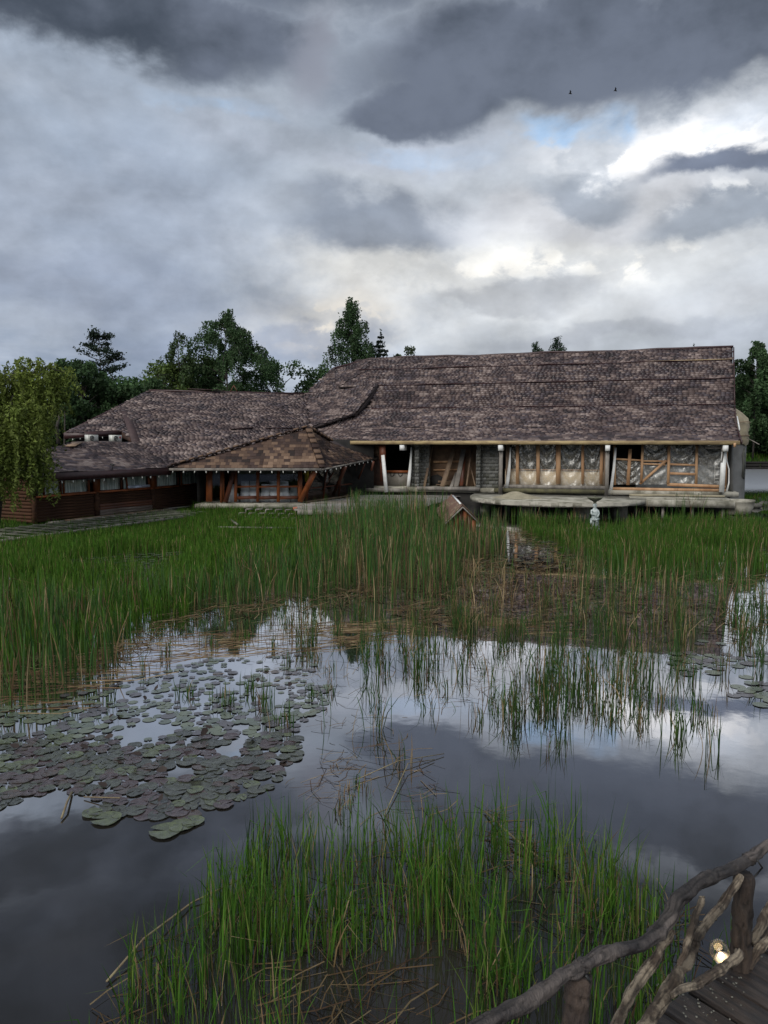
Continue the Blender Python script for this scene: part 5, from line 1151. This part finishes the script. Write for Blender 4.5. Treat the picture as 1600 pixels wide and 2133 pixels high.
# separate clumps in the open water
cl_pts = [(385, 1452, .32, .05), (478, 1470, .28, .1), (520, 1440, .35, .1), (556, 1482, .55, .1), (590, 1512, .42, .2), (630, 1352, .4, .2), (500, 1330, .4, .3), (430, 1345, .45, .3), (690, 1400, .3, .2), (655, 1450, .28, .1),
          (772, 1402, .95, .05), (785, 1525, .62, .05), (768, 1462, .5, .1), (832, 1592, .45, .5), (845, 1385, .6, .25), (872, 1400, .7, .15), (908, 1372, .65, .1), (935, 1345, .5, .3), (838, 1335, .6, .1), (792, 1330, .6, .2),
          (960, 1405, .5, .2), (992, 1500, .38, .25), (1008, 1395, .35, .3), (1040, 1350, .6, .2), (1072, 1330, .8, .1), (1098, 1402, .75, .1), (1095, 1492, .42, .1), (1128, 1440, .5, .2), (1150, 1560, .35, .4), (1172, 1330, .9, .15),
          (1178, 1492, .95, .05), (1200, 1440, .7, .15), (1150, 1380, .6, .2), (1232, 1410, .75, .2), (1262, 1350, .7, .3), (1250, 1480, .45, .2), (1298, 1425, .8, .15), (1315, 1395, .6, .35), (1338, 1450, .8, .1), (1355, 1410, .75, .15),
          (1340, 1512, .4, .2), (1411, 1532, .6, .05), (1405, 1360, .8, .2), (1450, 1490, .5, .25), (1482, 1560, .5, .3), (1478, 1500, .3, .3), (1440, 1420, .5, .2), (1500, 1400, .6, .3), (1545, 1345, .7, .3), (1582, 1395, .9, .1), (1592, 1290, .9, .1), (1554, 1300, .8, .2),
          (700, 1300, .5, .3), (745, 1290, .6, .3), (985, 1320, .5, .3), (960, 1300, .6, .3), (860, 1295, .5, .4), (1120, 1345, .7, .2), (1215, 1310, .7, .3), (1290, 1330, .7, .3), (570, 1290, .5, .3), (480, 1290, .5, .3), (345, 1370, .4, .4), (300, 1400, .4, .4), (600, 1330, .35, .3),
          (735, 1650, .22, .6), (760, 1640, .2, .5), (715, 1690, .25, .5), (1030, 1470, .4, .2), (1060, 1460, .35, .2), (890, 1480, .3, .2), (920, 1440, .35, .2), (1380, 1470, .4, .3), (1280, 1500, .35, .2)]
for _ in range(46):
    cl_pts.append((RS.uniform(1030, 1420), RS.uniform(1300, 1500), RS.uniform(.35, .8), RS.uniform(.1, .4)))
for _ in range(16): cl_pts.append((RS.uniform(740, 1000), RS.uniform(1290, 1420), RS.uniform(.3, .6), RS.uniform(.1, .4)))
for _ in range(44): cl_pts.append((RS.uniform(620, 1640), RS.uniform(1262, 1345), RS.uniform(.4, .95), RS.uniform(.15, .6)))
for _ in range(14): cl_pts.append((RS.uniform(430, 720), RS.uniform(1290, 1480), RS.uniform(.22, .42), RS.uniform(.2, .5)))
for i, (px, py, h, dead) in enumerate(cl_pts):
    c = PG(px, py); n = max(14, int(RS.randint(10, 26) * (.6 + h))); B = np.stack([c.x + RS.normal(size=n) * .07, c.y + RS.normal(size=n) * .07, np.full(n, -.04)], 1)
    me = blade_mesh(B, h * RS.uniform(.5, 1.12, n), RS.uniform(.008, .015, n), np.abs(RS.normal(0, .22, n)), pick(n, BG * .8, dead), name='reed_clump', og=c, broken=.22)
    o = obj('reed_clump', me, M['reed'], None, org=c); special = {10: 'tall dark reed clump at the left of the mid pond clumps', 41: 'lone fan shaped reed tuft nearest the dark open water at the right', 30: 'tall thick reed clump standing forward in the right half of the pond', 3: 'short bright tuft at the edge of the lily pads'}
    lb = '%s %s reed tuft %s, %s' % ('short' if h < .4 else 'knee high' if h < .65 else 'tall', 'fresh green' if dead < .15 else 'green and straw' if dead < .35 else 'mostly straw coloured',
        'against the reed bed' if py < 1350 else 'in the bright water' if py < 1450 else 'by the dark water', 'near the lily pads' if px < 700 else 'in the middle' if px < 1000 else 'right of the middle' if px < 1250 else 'further right' if px < 1450 else 'near the right edge')
    tag(o, special.get(i, lb), 'reeds', 'reed tufts standing in the open water')
bed('sparse_reeds', region([(350, 1300), (700, 1262), (1640, 1262), (1640, 1400), (1480, 1560), (1300, 1530), (1000, 1500), (740, 1560), (640, 1470), (380, 1420)], 7, seed=16, clump=1.0), (.2, .7), (.006, .013), .36, BG * .8, .35, 'thin single reeds scattered over the open water', seed=16)
# long bent stems lying outward
def sticks(name, polys, label, dens, ln, w, pal, ang=None, seed=0, z=(.004, .05), tilt=.05, cat='dead reeds', m='straw'):
    Vs = []; Cs = []
    for poly, dd in polys:
        B = region(poly, dens * dd, seed=seed, clump=.5); B[:, 2] = RS.uniform(z[0], z[1], len(B)); n = len(B)
        a = RS.uniform(0, 3.14159, n) if ang is None else RS.normal(ang[0], ang[1], n); L_ = RS.uniform(*ln, n); d = np.stack([np.cos(a), np.sin(a), RS.normal(0, tilt, n)], 1)
        p = np.stack([-np.sin(a), np.cos(a), np.zeros(n)], 1); ww = RS.uniform(*w, n)[:, None]; bend = RS.normal(0, .08, n)[:, None] * L_[:, None] * p
        v = np.empty((n, 3, 2, 3))
        for k, t in enumerate((-.5, 0, .5)):
            c = B + d * (L_ * t)[:, None] + (bend if k == 1 else 0); v[:, k, 0] = c - p * ww / 2; v[:, k, 1] = c + p * ww / 2 + np.array([0, 0, .3]) * ww
        v[..., 2] = np.maximum(v[..., 2], .003); Vs.append(v.reshape(-1, 3)); Cs.append(np.repeat(pal[RS.randint(0, len(pal), n)] * RS.uniform(.6, 1.2, (n, 1)), 6, 0))
    V = np.vstack(Vs); n = len(V) // 6; fl = (np.arange(n)[:, None] * 6 + np.array([0, 1, 3, 2, 2, 3, 5, 4])).ravel()
    o = obj(name, mk(V, fl, np.arange(2 * n) * 4, np.full(2 * n, 4), np.vstack(Cs), name), M[m], kind='stuff'); return tag(o, label, cat)
LIT = ST * .62
sticks('marsh_litter', [([(820, 1180), (1010, 1170), (1200, 1185), (1300, 1205), (1320, 1300), (1100, 1310), (940, 1300), (820, 1270)], 1), ([(640, 1150), (1000, 1120), (1010, 1180), (830, 1220), (640, 1240)], .6), ([(1200, 1190), (1690, 1190), (1690, 1340), (1300, 1335)], .35),
                        ([(340, 1255), (740, 1215), (800, 1250), (600, 1275), (420, 1290), (260, 1350), (120, 1420), (-80, 1470), (-80, 1400), (120, 1370), (230, 1320)], .8), ([(1010, 1100), (1130, 1100), (1250, 1160), (1290, 1195), (1150, 1180)], .5)], 'brown mat of broken dead reeds lying between the standing reeds', 95, (.15, .7), (.008, .018), LIT, seed=31, z=(.004, .12), tilt=.15)
sticks('floating_stalks', [([(200, 1385), (330, 1330), (470, 1320), (700, 1290), (860, 1285), (860, 1310), (560, 1370), (420, 1410), (250, 1440), (60, 1480), (0, 1470)], 1), ([(900, 1290), (1000, 1285), (1160, 1318), (1140, 1332), (960, 1322)], 1.5)], 'long straw coloured stalks floating side by side at the edge of the lily pads', 34, (.5, 1.5), (.010, .02), ST * .8, ang=(.25, .3), seed=33, z=(.004, .03), tilt=.01)
sticks('floating_twigs', [([(600, 1300), (1150, 1330), (1200, 1420), (1000, 1460), (700, 1420), (560, 1400)], .35), ([(380, 1290), (1150, 1290), (1500, 1370), (1400, 1500), (1000, 1500), (700, 1450), (400, 1420)], .3), ([(640, 1480), (800, 1500), (900, 1600), (1010, 1700), (900, 1730), (700, 1700), (580, 1720), (620, 1600)], 1), ([(560, 1650), (700, 1560), (760, 1600), (640, 1740)], .8)], 'thin pale twigs and threads floating on the open water', 60, (.06, .5), (.003, .008), ST * .85, seed=35, z=(.003, .02), tilt=.02)
sticks('foreground_litter', [([(560, 1980), (700, 1900), (1010, 1940), (1080, 2060), (1080, 2300), (500, 2300), (420, 2150)], 1), ([(150, 2133), (200, 2030), (320, 1940), (360, 2000), (420, 2300), (150, 2300)], .5), ([(1010, 1700), (1080, 1690), (1180, 1790), (1140, 1840), (1060, 1790)], 2.4), ([(400, 1860), (700, 1760), (1000, 1740), (1300, 1800), (1480, 1960), (1400, 2100), (1100, 2050), (600, 2000), (380, 1990)], .4)], 'dead reed stalks lying on the water among the nearest grass', 125, (.12, .55), (.004, .010), ST * .5, seed=37, z=(.004, .06), tilt=.06)
# a bundle of fallen stalks and single long stems
for pts, r, l in (([(222, 2045), (300, 1955), (400, 1880), (520, 1822)], .008, 'long pale stem curving along the left edge of the nearest grass'), ([(800, 1700), (850, 1590), (905, 1582)], .005, 'thin yellow stem arching over the open water'), ([(740, 1625), (830, 1585), (925, 1570)], .005, 'long thin yellow stem lying out over the water'),
                  ([(1010, 1690), (1070, 1745), (1140, 1800)], .011, 'thick straw stalk sloping down beside the fallen bundle'), ([(128, 1705), (140, 1670), (150, 1650)], .011, 'short straw stalk floating below the lily pads'), ([(175, 1660), (250, 1662)], .007, 'thin brown stalk lying level on the water below the pads')):
    q = MB(); q.tube([PG(x, y, .02 + .05 * (k % 2)) for k, (x, y) in enumerate(pts)], r, 5); tag(obj('dead_reed', q, mat('stem_straw', (.26, .22, .12), (.16, .12, .07), .8, 9), None, org=PG(*pts[0])), l, 'reed stem')
# foreground grass
fg = region([(150, 2300), (225, 2150), (265, 2060), (320, 1950), (440, 1860), (560, 1800), (700, 1775), (900, 1768), (1060, 1780), (1180, 1795), (1300, 1835), (1440, 1915), (1535, 2010), (1580, 2330)], 1300, [[(640, 2010), (780, 1985), (940, 1985), (990, 2060), (960, 2300), (640, 2300), (610, 2110)]], seed=50, clump=.70)
fc = np.array([(.058, .158, .018), (.082, .185, .024), (.038, .105, .018), (.125, .19, .038)])
bed('nearest_grass', fg, (.24, .80), (.005, .0125), .20, fc, .18, 'fresh green grass blades standing in the water nearest the railing', 'grass', seed=50, deadh=.7)
bed('edge_blades', region([(540, 1790), (700, 1720), (760, 1680), (960, 1700), (1200, 1760), (1380, 1850), (1440, 1930), (1180, 1815), (900, 1790), (600, 1830)], 30, seed=52, clump=.7), (.25, .5), (.005, .010), .15, fc, .15, 'scattered thin blades at the far edge of the nearest grass', 'grass', seed=52)

# ================================================================== LILY PADS
padm = []
for i, (a, b) in enumerate((((.072, .080, .056), (.044, .046, .038)), ((.080, .056, .056), (.048, .034, .036)), ((.105, .125, .062), (.062, .072, .042)), ((.058, .062, .050), (.036, .040, .034)), ((.085, .062, .052), (.046, .036, .032)))):
    m = mat('lily_pad_%d' % i, a, b, .2, 1.6, 6, .25, 9, spec=1.0, rrange=(.10, .28)); m.node_tree.nodes['Principled BSDF'].inputs['Coat Weight'].default_value = .35; m.node_tree.nodes['Principled BSDF'].inputs['Coat Roughness'].default_value = .12; padm.append(m)
def padmesh(k, seed):
    r = random.Random(seed); mb = MB(); n = 18; a0 = .16; vs = [(0, 0, .004)]
    for ring, rr_ in ((1, .45), (2, .85), (3, 1.0)):
        for i in range(n + 1):
            a = a0 + (2 * math.pi - 2 * a0) * i / n; q_ = rr_ * (1 + .05 * math.sin(a * 3 + seed) + r.uniform(-.025, .025)); vs.append((q_ * math.cos(a), q_ * math.sin(a), .02 * math.sin(a * 5 + seed) * rr_ + r.uniform(-.008, .008) + .03 * (rr_ == 1.0)))
    f = [(0, 1 + i, 2 + i) for i in range(n)]
    for q_ in range(2): o_ = 1 + q_ * (n + 1); f += [(o_ + i, o_ + n + 1 + i, o_ + n + 2 + i, o_ + i + 1) for i in range(n)]
    mb.add(vs, f); me = mesh(mb, 'lily_pad', smoothf=True); me.materials.append(padm[k]); return me
pads = [padmesh(k, k * 7 + j) for k in range(5) for j in range(2)]
curl = MB(); curl.add([(0, 0, .0), (.8, .1, .05), (.9, .5, .35), (.3, .9, .45), (-.3, .6, .3), (-.6, .3, .05), (.2, .4, .12)], [(0, 1, 6), (1, 2, 6), (2, 3, 6), (3, 4, 6), (4, 5, 6), (5, 0, 6)])
cm = mesh(curl, 'curled_pad'); cm.materials.append(mat('dead_pad', (.02, .013, .010), (.035, .02, .015), .7, 9))
def scatter(poly, dmin, tries, ys=1.0, seed=0, gap=-1):
    W3 = [PG(a, b) for a, b in poly]; q_ = [(p.x, p.y) for p in W3]; xs = [p[0] for p in q_]; yy = [p[1] for p in q_]; out = []
    X_ = RS.uniform(min(xs), max(xs), tries); Y_ = RS.uniform(min(yy), max(yy), tries); jx = (vnoise(X_ * 1.5, Y_ * 1.5, seed) - .5) * .9; ok = pip(X_ + jx, Y_ + jx, q_) & (vnoise(X_ * 2.2, Y_ * 1.6, seed + 3) + RS.uniform(-.22, .22, tries) > gap)
    arr = np.empty((0, 2))
    for x, y in zip(X_[ok], Y_[ok]):
        if len(arr) == 0 or np.min(((arr - (x, y)) ** 2).sum(1)) > dmin ** 2: arr = np.vstack([arr, (x, y)])
    return arr
PA = scatter([(-70, 1490), (60, 1478), (200, 1425), (330, 1395), (470, 1365), (600, 1372), (690, 1410), (655, 1480), (610, 1540), (575, 1600), (545, 1650), (480, 1672), (420, 1690), (330, 1700), (270, 1690), (200, 1655), (60, 1660), (-70, 1650)], .108, 12000, seed=61, gap=.38)
PB = scatter([(1420, 1345), (1480, 1330), (1690, 1335), (1690, 1520), (1590, 1500), (1500, 1440), (1420, 1400)], .16, 1500, seed=62, gap=.45)
allp = [(x, y, RS.uniform(.052, .112) * (1.12 if y < 8.6 else .95 if y < 10 else .8), 0) for x, y in PA if y < 9.2 or RS.uniform() > (y - 9.2) / 5.5] + [(x, y, RS.uniform(.09, .13), 1) for x, y in PB]
allp.sort(key=lambda p: p[1] - p[2] * 4); one, rest = allp[:290], allp[290:]
for i, (x, y, r, s_) in enumerate(one):
    k_ = RS.choice(10, p=[.14, .14, .15, .15, .07, .07, .09, .09, .05, .05])
    o = bpy.data.objects.new('lily_pad', pads[k_]); COL.objects.link(o)
    o.location = (x, y, .003 + (i % 7) * .0013); o.rotation_euler = (RS.normal() * .012, RS.normal() * .012, RS.uniform(0, 6.28)); o.scale = (r, r, .12)
    (ppx,), (ppy,) = topx(np.array([[x, y, 0.0]])); kd = ('green grey', 'purplish', 'pale olive', 'dull dark', 'brownish')[k_ // 2]; sz_ = 'small' if r < .073 else 'middle sized' if r < .092 else 'large'
    if s_: lb = '%s %s lily pad in the smaller patch at the right' % (sz_, kd)
    else: lb = '%s %s lily pad %s of the big patch, %s' % (sz_, kd, 'on the near edge' if ppy > 1610 else 'in the middle' if ppy > 1520 else 'on the far side', 'left part' if ppx < 200 else 'centre' if ppx < 420 else 'right part')
    tag(o, lb, 'lily pad', 'lily pads in the left patch' if not s_ else 'lily pads in the right patch')
for px, py, r, l in ((345, 1733, .15, 'largest of the three lily pads lying apart, lowest of them'), (378, 1722, .12, 'lily pad overlapping the largest loose one on its right'), (401, 1713, .11, 'small round lily pad at the right end of the loose row'), (222, 1708, .14, 'lily pad lying apart below the middle of the patch'), (192, 1696, .10, 'small lily pad just left of the pad lying apart')):
    p = PG(px, py); o = bpy.data.objects.new('lily_pad', pads[5 if r > .12 else 4]); COL.objects.link(o); o.location = (p.x, p.y, .01 + r * .03); o.scale = (r, r, .15); o.rotation_euler = (0, 0, px * .1); tag(o, l, 'lily pad', 'lily pads lying apart')
for i in range(34):
    x, y = PA[RS.randint(0, len(PA))]; o = bpy.data.objects.new('curled_leaf', cm); COL.objects.link(o); o.location = (x, y, .03); r = RS.uniform(.05, .10); o.scale = (r, r, r); o.rotation_euler = (RS.normal() * .3, RS.normal() * .3, RS.uniform(0, 6.28)); tag(o, 'small dark curled dead lily leaf sticking up %s' % ('among the near pads' if y < 8.6 else 'in the middle of the pads' if y < 10 else 'among the far pads'), 'dead leaf', 'curled dead leaves among the lily pads')
extra = [(x, y, RS.uniform(.10, .15)) for poly, t, dm in (([(1000, 1118), (1130, 1120), (1215, 1150), (1200, 1185), (1060, 1195), (930, 1190), (900, 1165)], 500, .3), (padhole, 500, .3), ([(1440, 1110), (1690, 1110), (1690, 1180), (1500, 1175)], 300, .5)) for x, y in scatter(poly, dm, t)] + [(x, y, r) for x, y, r, _ in rest]
Vs, fs_, tot, Cs = [], [], [], []; base = np.array([(0, 0)] + [(math.cos(a), math.sin(a)) for a in np.linspace(.16, 6.12, 12)])
n = len(extra); E_ = np.array(extra); V = np.empty((n, 13, 3)); rot = RS.uniform(0, 6.28, n)
for k, (bx, by) in enumerate(base):
    V[:, k, 0] = E_[:, 0] + E_[:, 2] * (bx * np.cos(rot) - by * np.sin(rot)); V[:, k, 1] = E_[:, 1] + E_[:, 2] * (bx * np.sin(rot) + by * np.cos(rot)); V[:, k, 2] = .004 + (np.arange(n) % 9) * .0012 + RS.uniform(0, .002, n)
C = np.array([(.085, .105, .07), (.075, .065, .07), (.11, .13, .075)])[RS.randint(0, 3, n)]; C = np.repeat(C[:, None], 13, 1)
o = obj('distant_lily_pads', mk(V.reshape(-1, 3), (np.arange(n)[:, None] * 13 + np.arange(13)).ravel(), np.arange(n) * 13, np.full(n, 13), C.reshape(-1, 3), 'distant_lily_pads'), mat('far_pads', (1, 1, 1), (.8, .8, .8), .18, 3, tint=True, spec=1), kind='stuff'); tag(o, 'small far lily pads floating between the reeds', 'lily pads')

# ================================================================== FOOTBRIDGE AND RAILING
DZ = 1.06
ra = Vector((.347, 2.48, 0)); rb = Vector((1.9, 3.64, 0)); rd = (rb - ra).normalized(); rn = Vector((rd.y, -rd.x, 0))      # rn points onto the deck
bd = empty('footbridge', ra + Vector((0, 0, DZ)), 'dark wet plank footbridge with a railing of crooked peeled branches', 'bridge')
me = []
for k in range(3):
    b_ = MB(); rr_ = random.Random(k); n_ = 14; vs = []
    for j in range(n_ + 1):
        t = j / n_ - .5
        for (sx_, sz_) in ((-.5, -.5), (.5, -.5), (.5, .5), (.46, .62), (-.46, .62), (-.5, .5)): vs.append((sx_ * (1 + rr_.uniform(-.015, .015)), t, sz_ + (rr_.uniform(-.08, .08) if sz_ > 0 else 0)))
    b_.add(vs, [(j * 6 + i, j * 6 + (i + 1) % 6, (j + 1) * 6 + (i + 1) % 6, (j + 1) * 6 + i) for j in range(n_) for i in range(6)] + [(5, 4, 3, 2, 1, 0), tuple(n_ * 6 + i for i in range(6))])
    m_ = mesh(b_, 'bridge_plank'); m_.materials.append(M['wetplank']); me.append(m_)
s = -4.0; k = 0
while s < 9:
    w = random.uniform(.16, .22); c = ra + rd * (s + w / 2) + rn * 1.08; c.z = DZ - .025 + random.uniform(-.006, .004)
    inst('bridge_plank', random.choice(me), Matrix.Translation(c) @ Matrix((rd * (w - .012), rn * 2.3, Vector((0, 0, .045)))).transposed().to_4x4() @ Matrix.Rotation(random.uniform(-.002, .002), 4, 'Z'), bd); s += w
for o_ in (.1, 1.9):
    q = MB(); q.beam(ra + rd * -4 + rn * o_ + Vector((0, 0, DZ - .14)), ra + rd * 9 + rn * o_ + Vector((0, 0, DZ - .14)), .1, .14); obj('bearer', q, M['branch'], bd)
    for s in (-3, 0.4, 4, 7.5): q = MB(); q.tube([ra + rd * s + rn * o_ + Vector((0, 0, -.7)), ra + rd * s + rn * o_ + Vector((0, 0, DZ - .1))], .09, 8); obj('pile', q, M['postbark'], bd)
plR = (rn, rn.dot(ra))
def RP(px, py, off=0.0): return hit(px, py, (rn, rn.dot(ra) + off))
def branch(name, pts, r, m, off=0.0, lab=None, rs=1.0, seed=[0], amp=.9):
    """crooked length of wood: a tube with knots and cracks running along it"""
    seed[0] += 1; sdn = seed[0] * 13.7; P_ = [RP(x, y, off) for x, y in pts]; out = []; R_ = []; sub = 22; n = 30
    for i in range(len(P_) - 1):
        for j in range(sub):
            t = j / sub; a = P_[max(i - 1, 0)]; b = P_[i]; c = P_[i + 1]; d = P_[min(i + 2, len(P_) - 1)]
            out.append(.5 * ((2 * b) + (c - a) * t + (2 * a - 5 * b + 4 * c - d) * t * t + (3 * b - a - 3 * c + d) * t ** 3)); R_.append((r[i] * (1 - t) + r[i + 1] * t) * rs)
    out.append(P_[-1]); R_.append(r[-1] * rs); rg = random.Random(seed[0] * 5); f1, f2 = rg.uniform(14, 20), rg.uniform(30, 42)
    for k_, p in enumerate(out): p += Vector((math.sin(k_ / f1 * 6.3), math.cos(k_ / f1 * 5.1 + 1), math.sin(k_ / f2 * 8 + 2))) * .0055 * rs * amp
    for _ in range(max(2, len(out) // 45)):
        kc = rg.randint(4, len(out) - 5)
        for k_ in range(kc - 4, kc + 5): R_[k_] *= 1 + .2 * amp * math.exp(-((k_ - kc) / 2.0) ** 2)
    q = MB(); q.tube(out, R_, n); N = len(out)
    L_ = np.concatenate([[0], np.cumsum([(out[k + 1] - out[k]).length for k in range(N - 1)])]); th = np.arange(n) / n * 2 * np.pi
    LL_, TT = np.meshgrid(L_, th, indexing='ij'); tw = TT + LL_ * .25; cx, cy = np.cos(tw), np.sin(tw)
    big = vnoise(LL_ * 9 + sdn, cx * 1.2 + cy * .7 + 9, 1) - .5; kn = vnoise(LL_ * 16 + cx + sdn, cy * 1.6 + 5, 2) - .5
    cr = vnoise(LL_ * 8 + sdn, cx * 6 + 20 + cy * 4, 3); cr2 = vnoise(LL_ * 14 + sdn, cx * 11 + 30 + cy * 9, 4)
    k = 1 + amp * (big * .40 + kn * .30) - .24 * np.clip(1 - np.abs(cr - .5) * 9, 0, 1) - .14 * np.clip(1 - np.abs(cr2 - .5) * 6, 0, 1)
    for a in range(N):
        for b in range(n): v = Vector(q.v[a * n + b]); q.v[a * n + b] = tuple(out[a] + (v - out[a]) * float(k[a, b]))
    dark = np.clip(1 - np.abs(cr - .5) * 7, 0, 1).reshape(-1); ton = (.5 + 1.0 * vnoise(LL_ * 5 + sdn, cx * 1.3 + 7, 6)).reshape(-1)
    q.c = [(float(ton[i] * (1 - .72 * dark[i])),) * 3 for i in range(N * n)]
    o = obj(name, q, M[m], bd, tint=True, smoothf=True)
    if lab: o['label'] = lab
    return o
# rail in lengths, with gaps between them
branch('handrail', [(930, 2190), (1010, 2135), (1110, 2078), (1180, 2030), (1213, 2012)], [.048, .05, .05, .045, .04], 'railbark', rs=.63)
branch('handrail', [(1203, 2016), (1260, 1988), (1340, 1965), (1385, 1925), (1420, 1870), (1470, 1832), (1530, 1808), (1568, 1785)], [.04, .046, .05, .052, .048, .05, .046, .04], 'railbark', rs=.63)
branch('handrail', [(1556, 1792), (1600, 1762), (1700, 1700)], [.042, .045, .05], 'railbark', rs=.63)
q = MB(); q.tube([RP(1201, 2018) + rn * .045, RP(1207, 2030) + rn * .05, RP(1213, 2047) + rn * .02], .006, 5); q.tube([RP(1560, 1783) + rn * .04, RP(1566, 1798) + rn * .052, RP(1560, 1820) + rn * .03, RP(1553, 1832)], .005, 5); obj('binding_wire', q, M['iron'], bd)
branch('post', [(1207, 2035), (1200, 2090), (1196, 2260)], [.055, .053, .062], 'postbark', .0, amp=.35, rs=.92)
branch('post', [(1549, 1822), (1546, 1930), (1540, 2042)], [.050, .054, .058], 'postbark', .0, amp=.35, rs=.92)
branch('brace', [(1398, 1938), (1365, 2000), (1320, 2060), (1285, 2135), (1255, 2200)], [.026, .042, .040, .042, .045], 'branch', .0, rs=.62)
branch('brace', [(1543, 1826), (1505, 1885), (1455, 1945), (1440, 1985), (1408, 2035), (1375, 2090), (1335, 2150), (1300, 2200)], [.028, .035, .036, .036, .044, .046, .05, .05], 'branch', .03, rs=.62)
branch('brace', [(1462, 1868), (1445, 1925), (1432, 1965), (1416, 2012)], [.022, .026, .027, .02], 'branch', .06, rs=.62, lab='slim grey green branch crossing the longer brace')
branch('brace', [(1541, 1985), (1500, 2020), (1450, 2050), (1398, 2072)], [.034, .032, .032, .022], 'branch', .10, rs=.62, lab='low branch lying almost level beside the lamp')
branch('brace', [(1612, 1868), (1585, 1930), (1565, 1962)], [.034, .036, .032], 'branch', .02, rs=.62)
branch('brace', [(1625, 1925), (1585, 1970), (1560, 2018)], [.036, .038, .026], 'branch', .04, rs=.62)
# lichen flakes on the planks
q = MB()
for px, py, n_, sp_r in ((1528, 2050, 9, .03), (1495, 2062, 6, .035), (1440, 2100, 9, .04), (1425, 2085, 5, .03), (1390, 2060, 5, .03), (1590, 1992, 5, .04), (1510, 2095, 5, .05), (1470, 2120, 6, .05)):
    c = PG(px, py, DZ + .009)
    for _ in range(n_):
        o_ = c + Vector((random.gauss(0, sp_r), random.gauss(0, sp_r), 0)); r_ = random.uniform(.002, .006); q.slab([o_ + Vector((r_ * math.cos(t) * random.uniform(.6, 1.3), r_ * math.sin(t) * random.uniform(.6, 1.3), 0)) for t in np.linspace(0, 5.4, 6)], .004)
obj('lichen', q, mat('lichen', (.22, .21, .17), (.12, .12, .10), .9, 30), bd, kind='stuff')
# glass globe lamp behind the low branch
LC = RP(1500, 1984, -.01)
lm = empty('globe_lamp', LC, 'small lit glass globe lamp fixed behind the low branch of the railing', 'lamp')
tilt = Matrix.Rotation(rad(-24), 3, 'Y') @ Matrix.Rotation(rad(18), 3, 'X')
q = MB(); q.lathe(LC, [(.022, -.055), (.034, -.035), (.045, -.01), (.047, .015), (.040, .042), (.026, .058), (.01, .064), (.001, .065)], 24, tilt); obj('globe', q, M['globe'], lm, smoothf=True)
q = MB(); q.lathe(LC, [(.001, -.085), (.026, -.085), (.028, -.058), (.034, -.052), (.034, -.044), (.022, -.050), (.001, -.054)], 18, tilt); obj('socket', q, M['white'], lm, smoothf=True)
em = bpy.data.materials.new('lit_filament'); em.use_nodes = True; pb = em.node_tree.nodes['Principled BSDF']; pb.inputs['Base Color'].default_value = (1, .8, .5, 1); pb.inputs['Emission Color'].default_value = (1, .74, .38, 1); pb.inputs['Emission Strength'].default_value = 9
q = MB(); q.lathe(LC + tilt @ Vector((.0, 0, -.024)), [(.001, -.016), (.011, -.010), (.014, .0), (.010, .011), (.001, .014)], 12, tilt); obj('bulb', q, em, lm, smoothf=True)
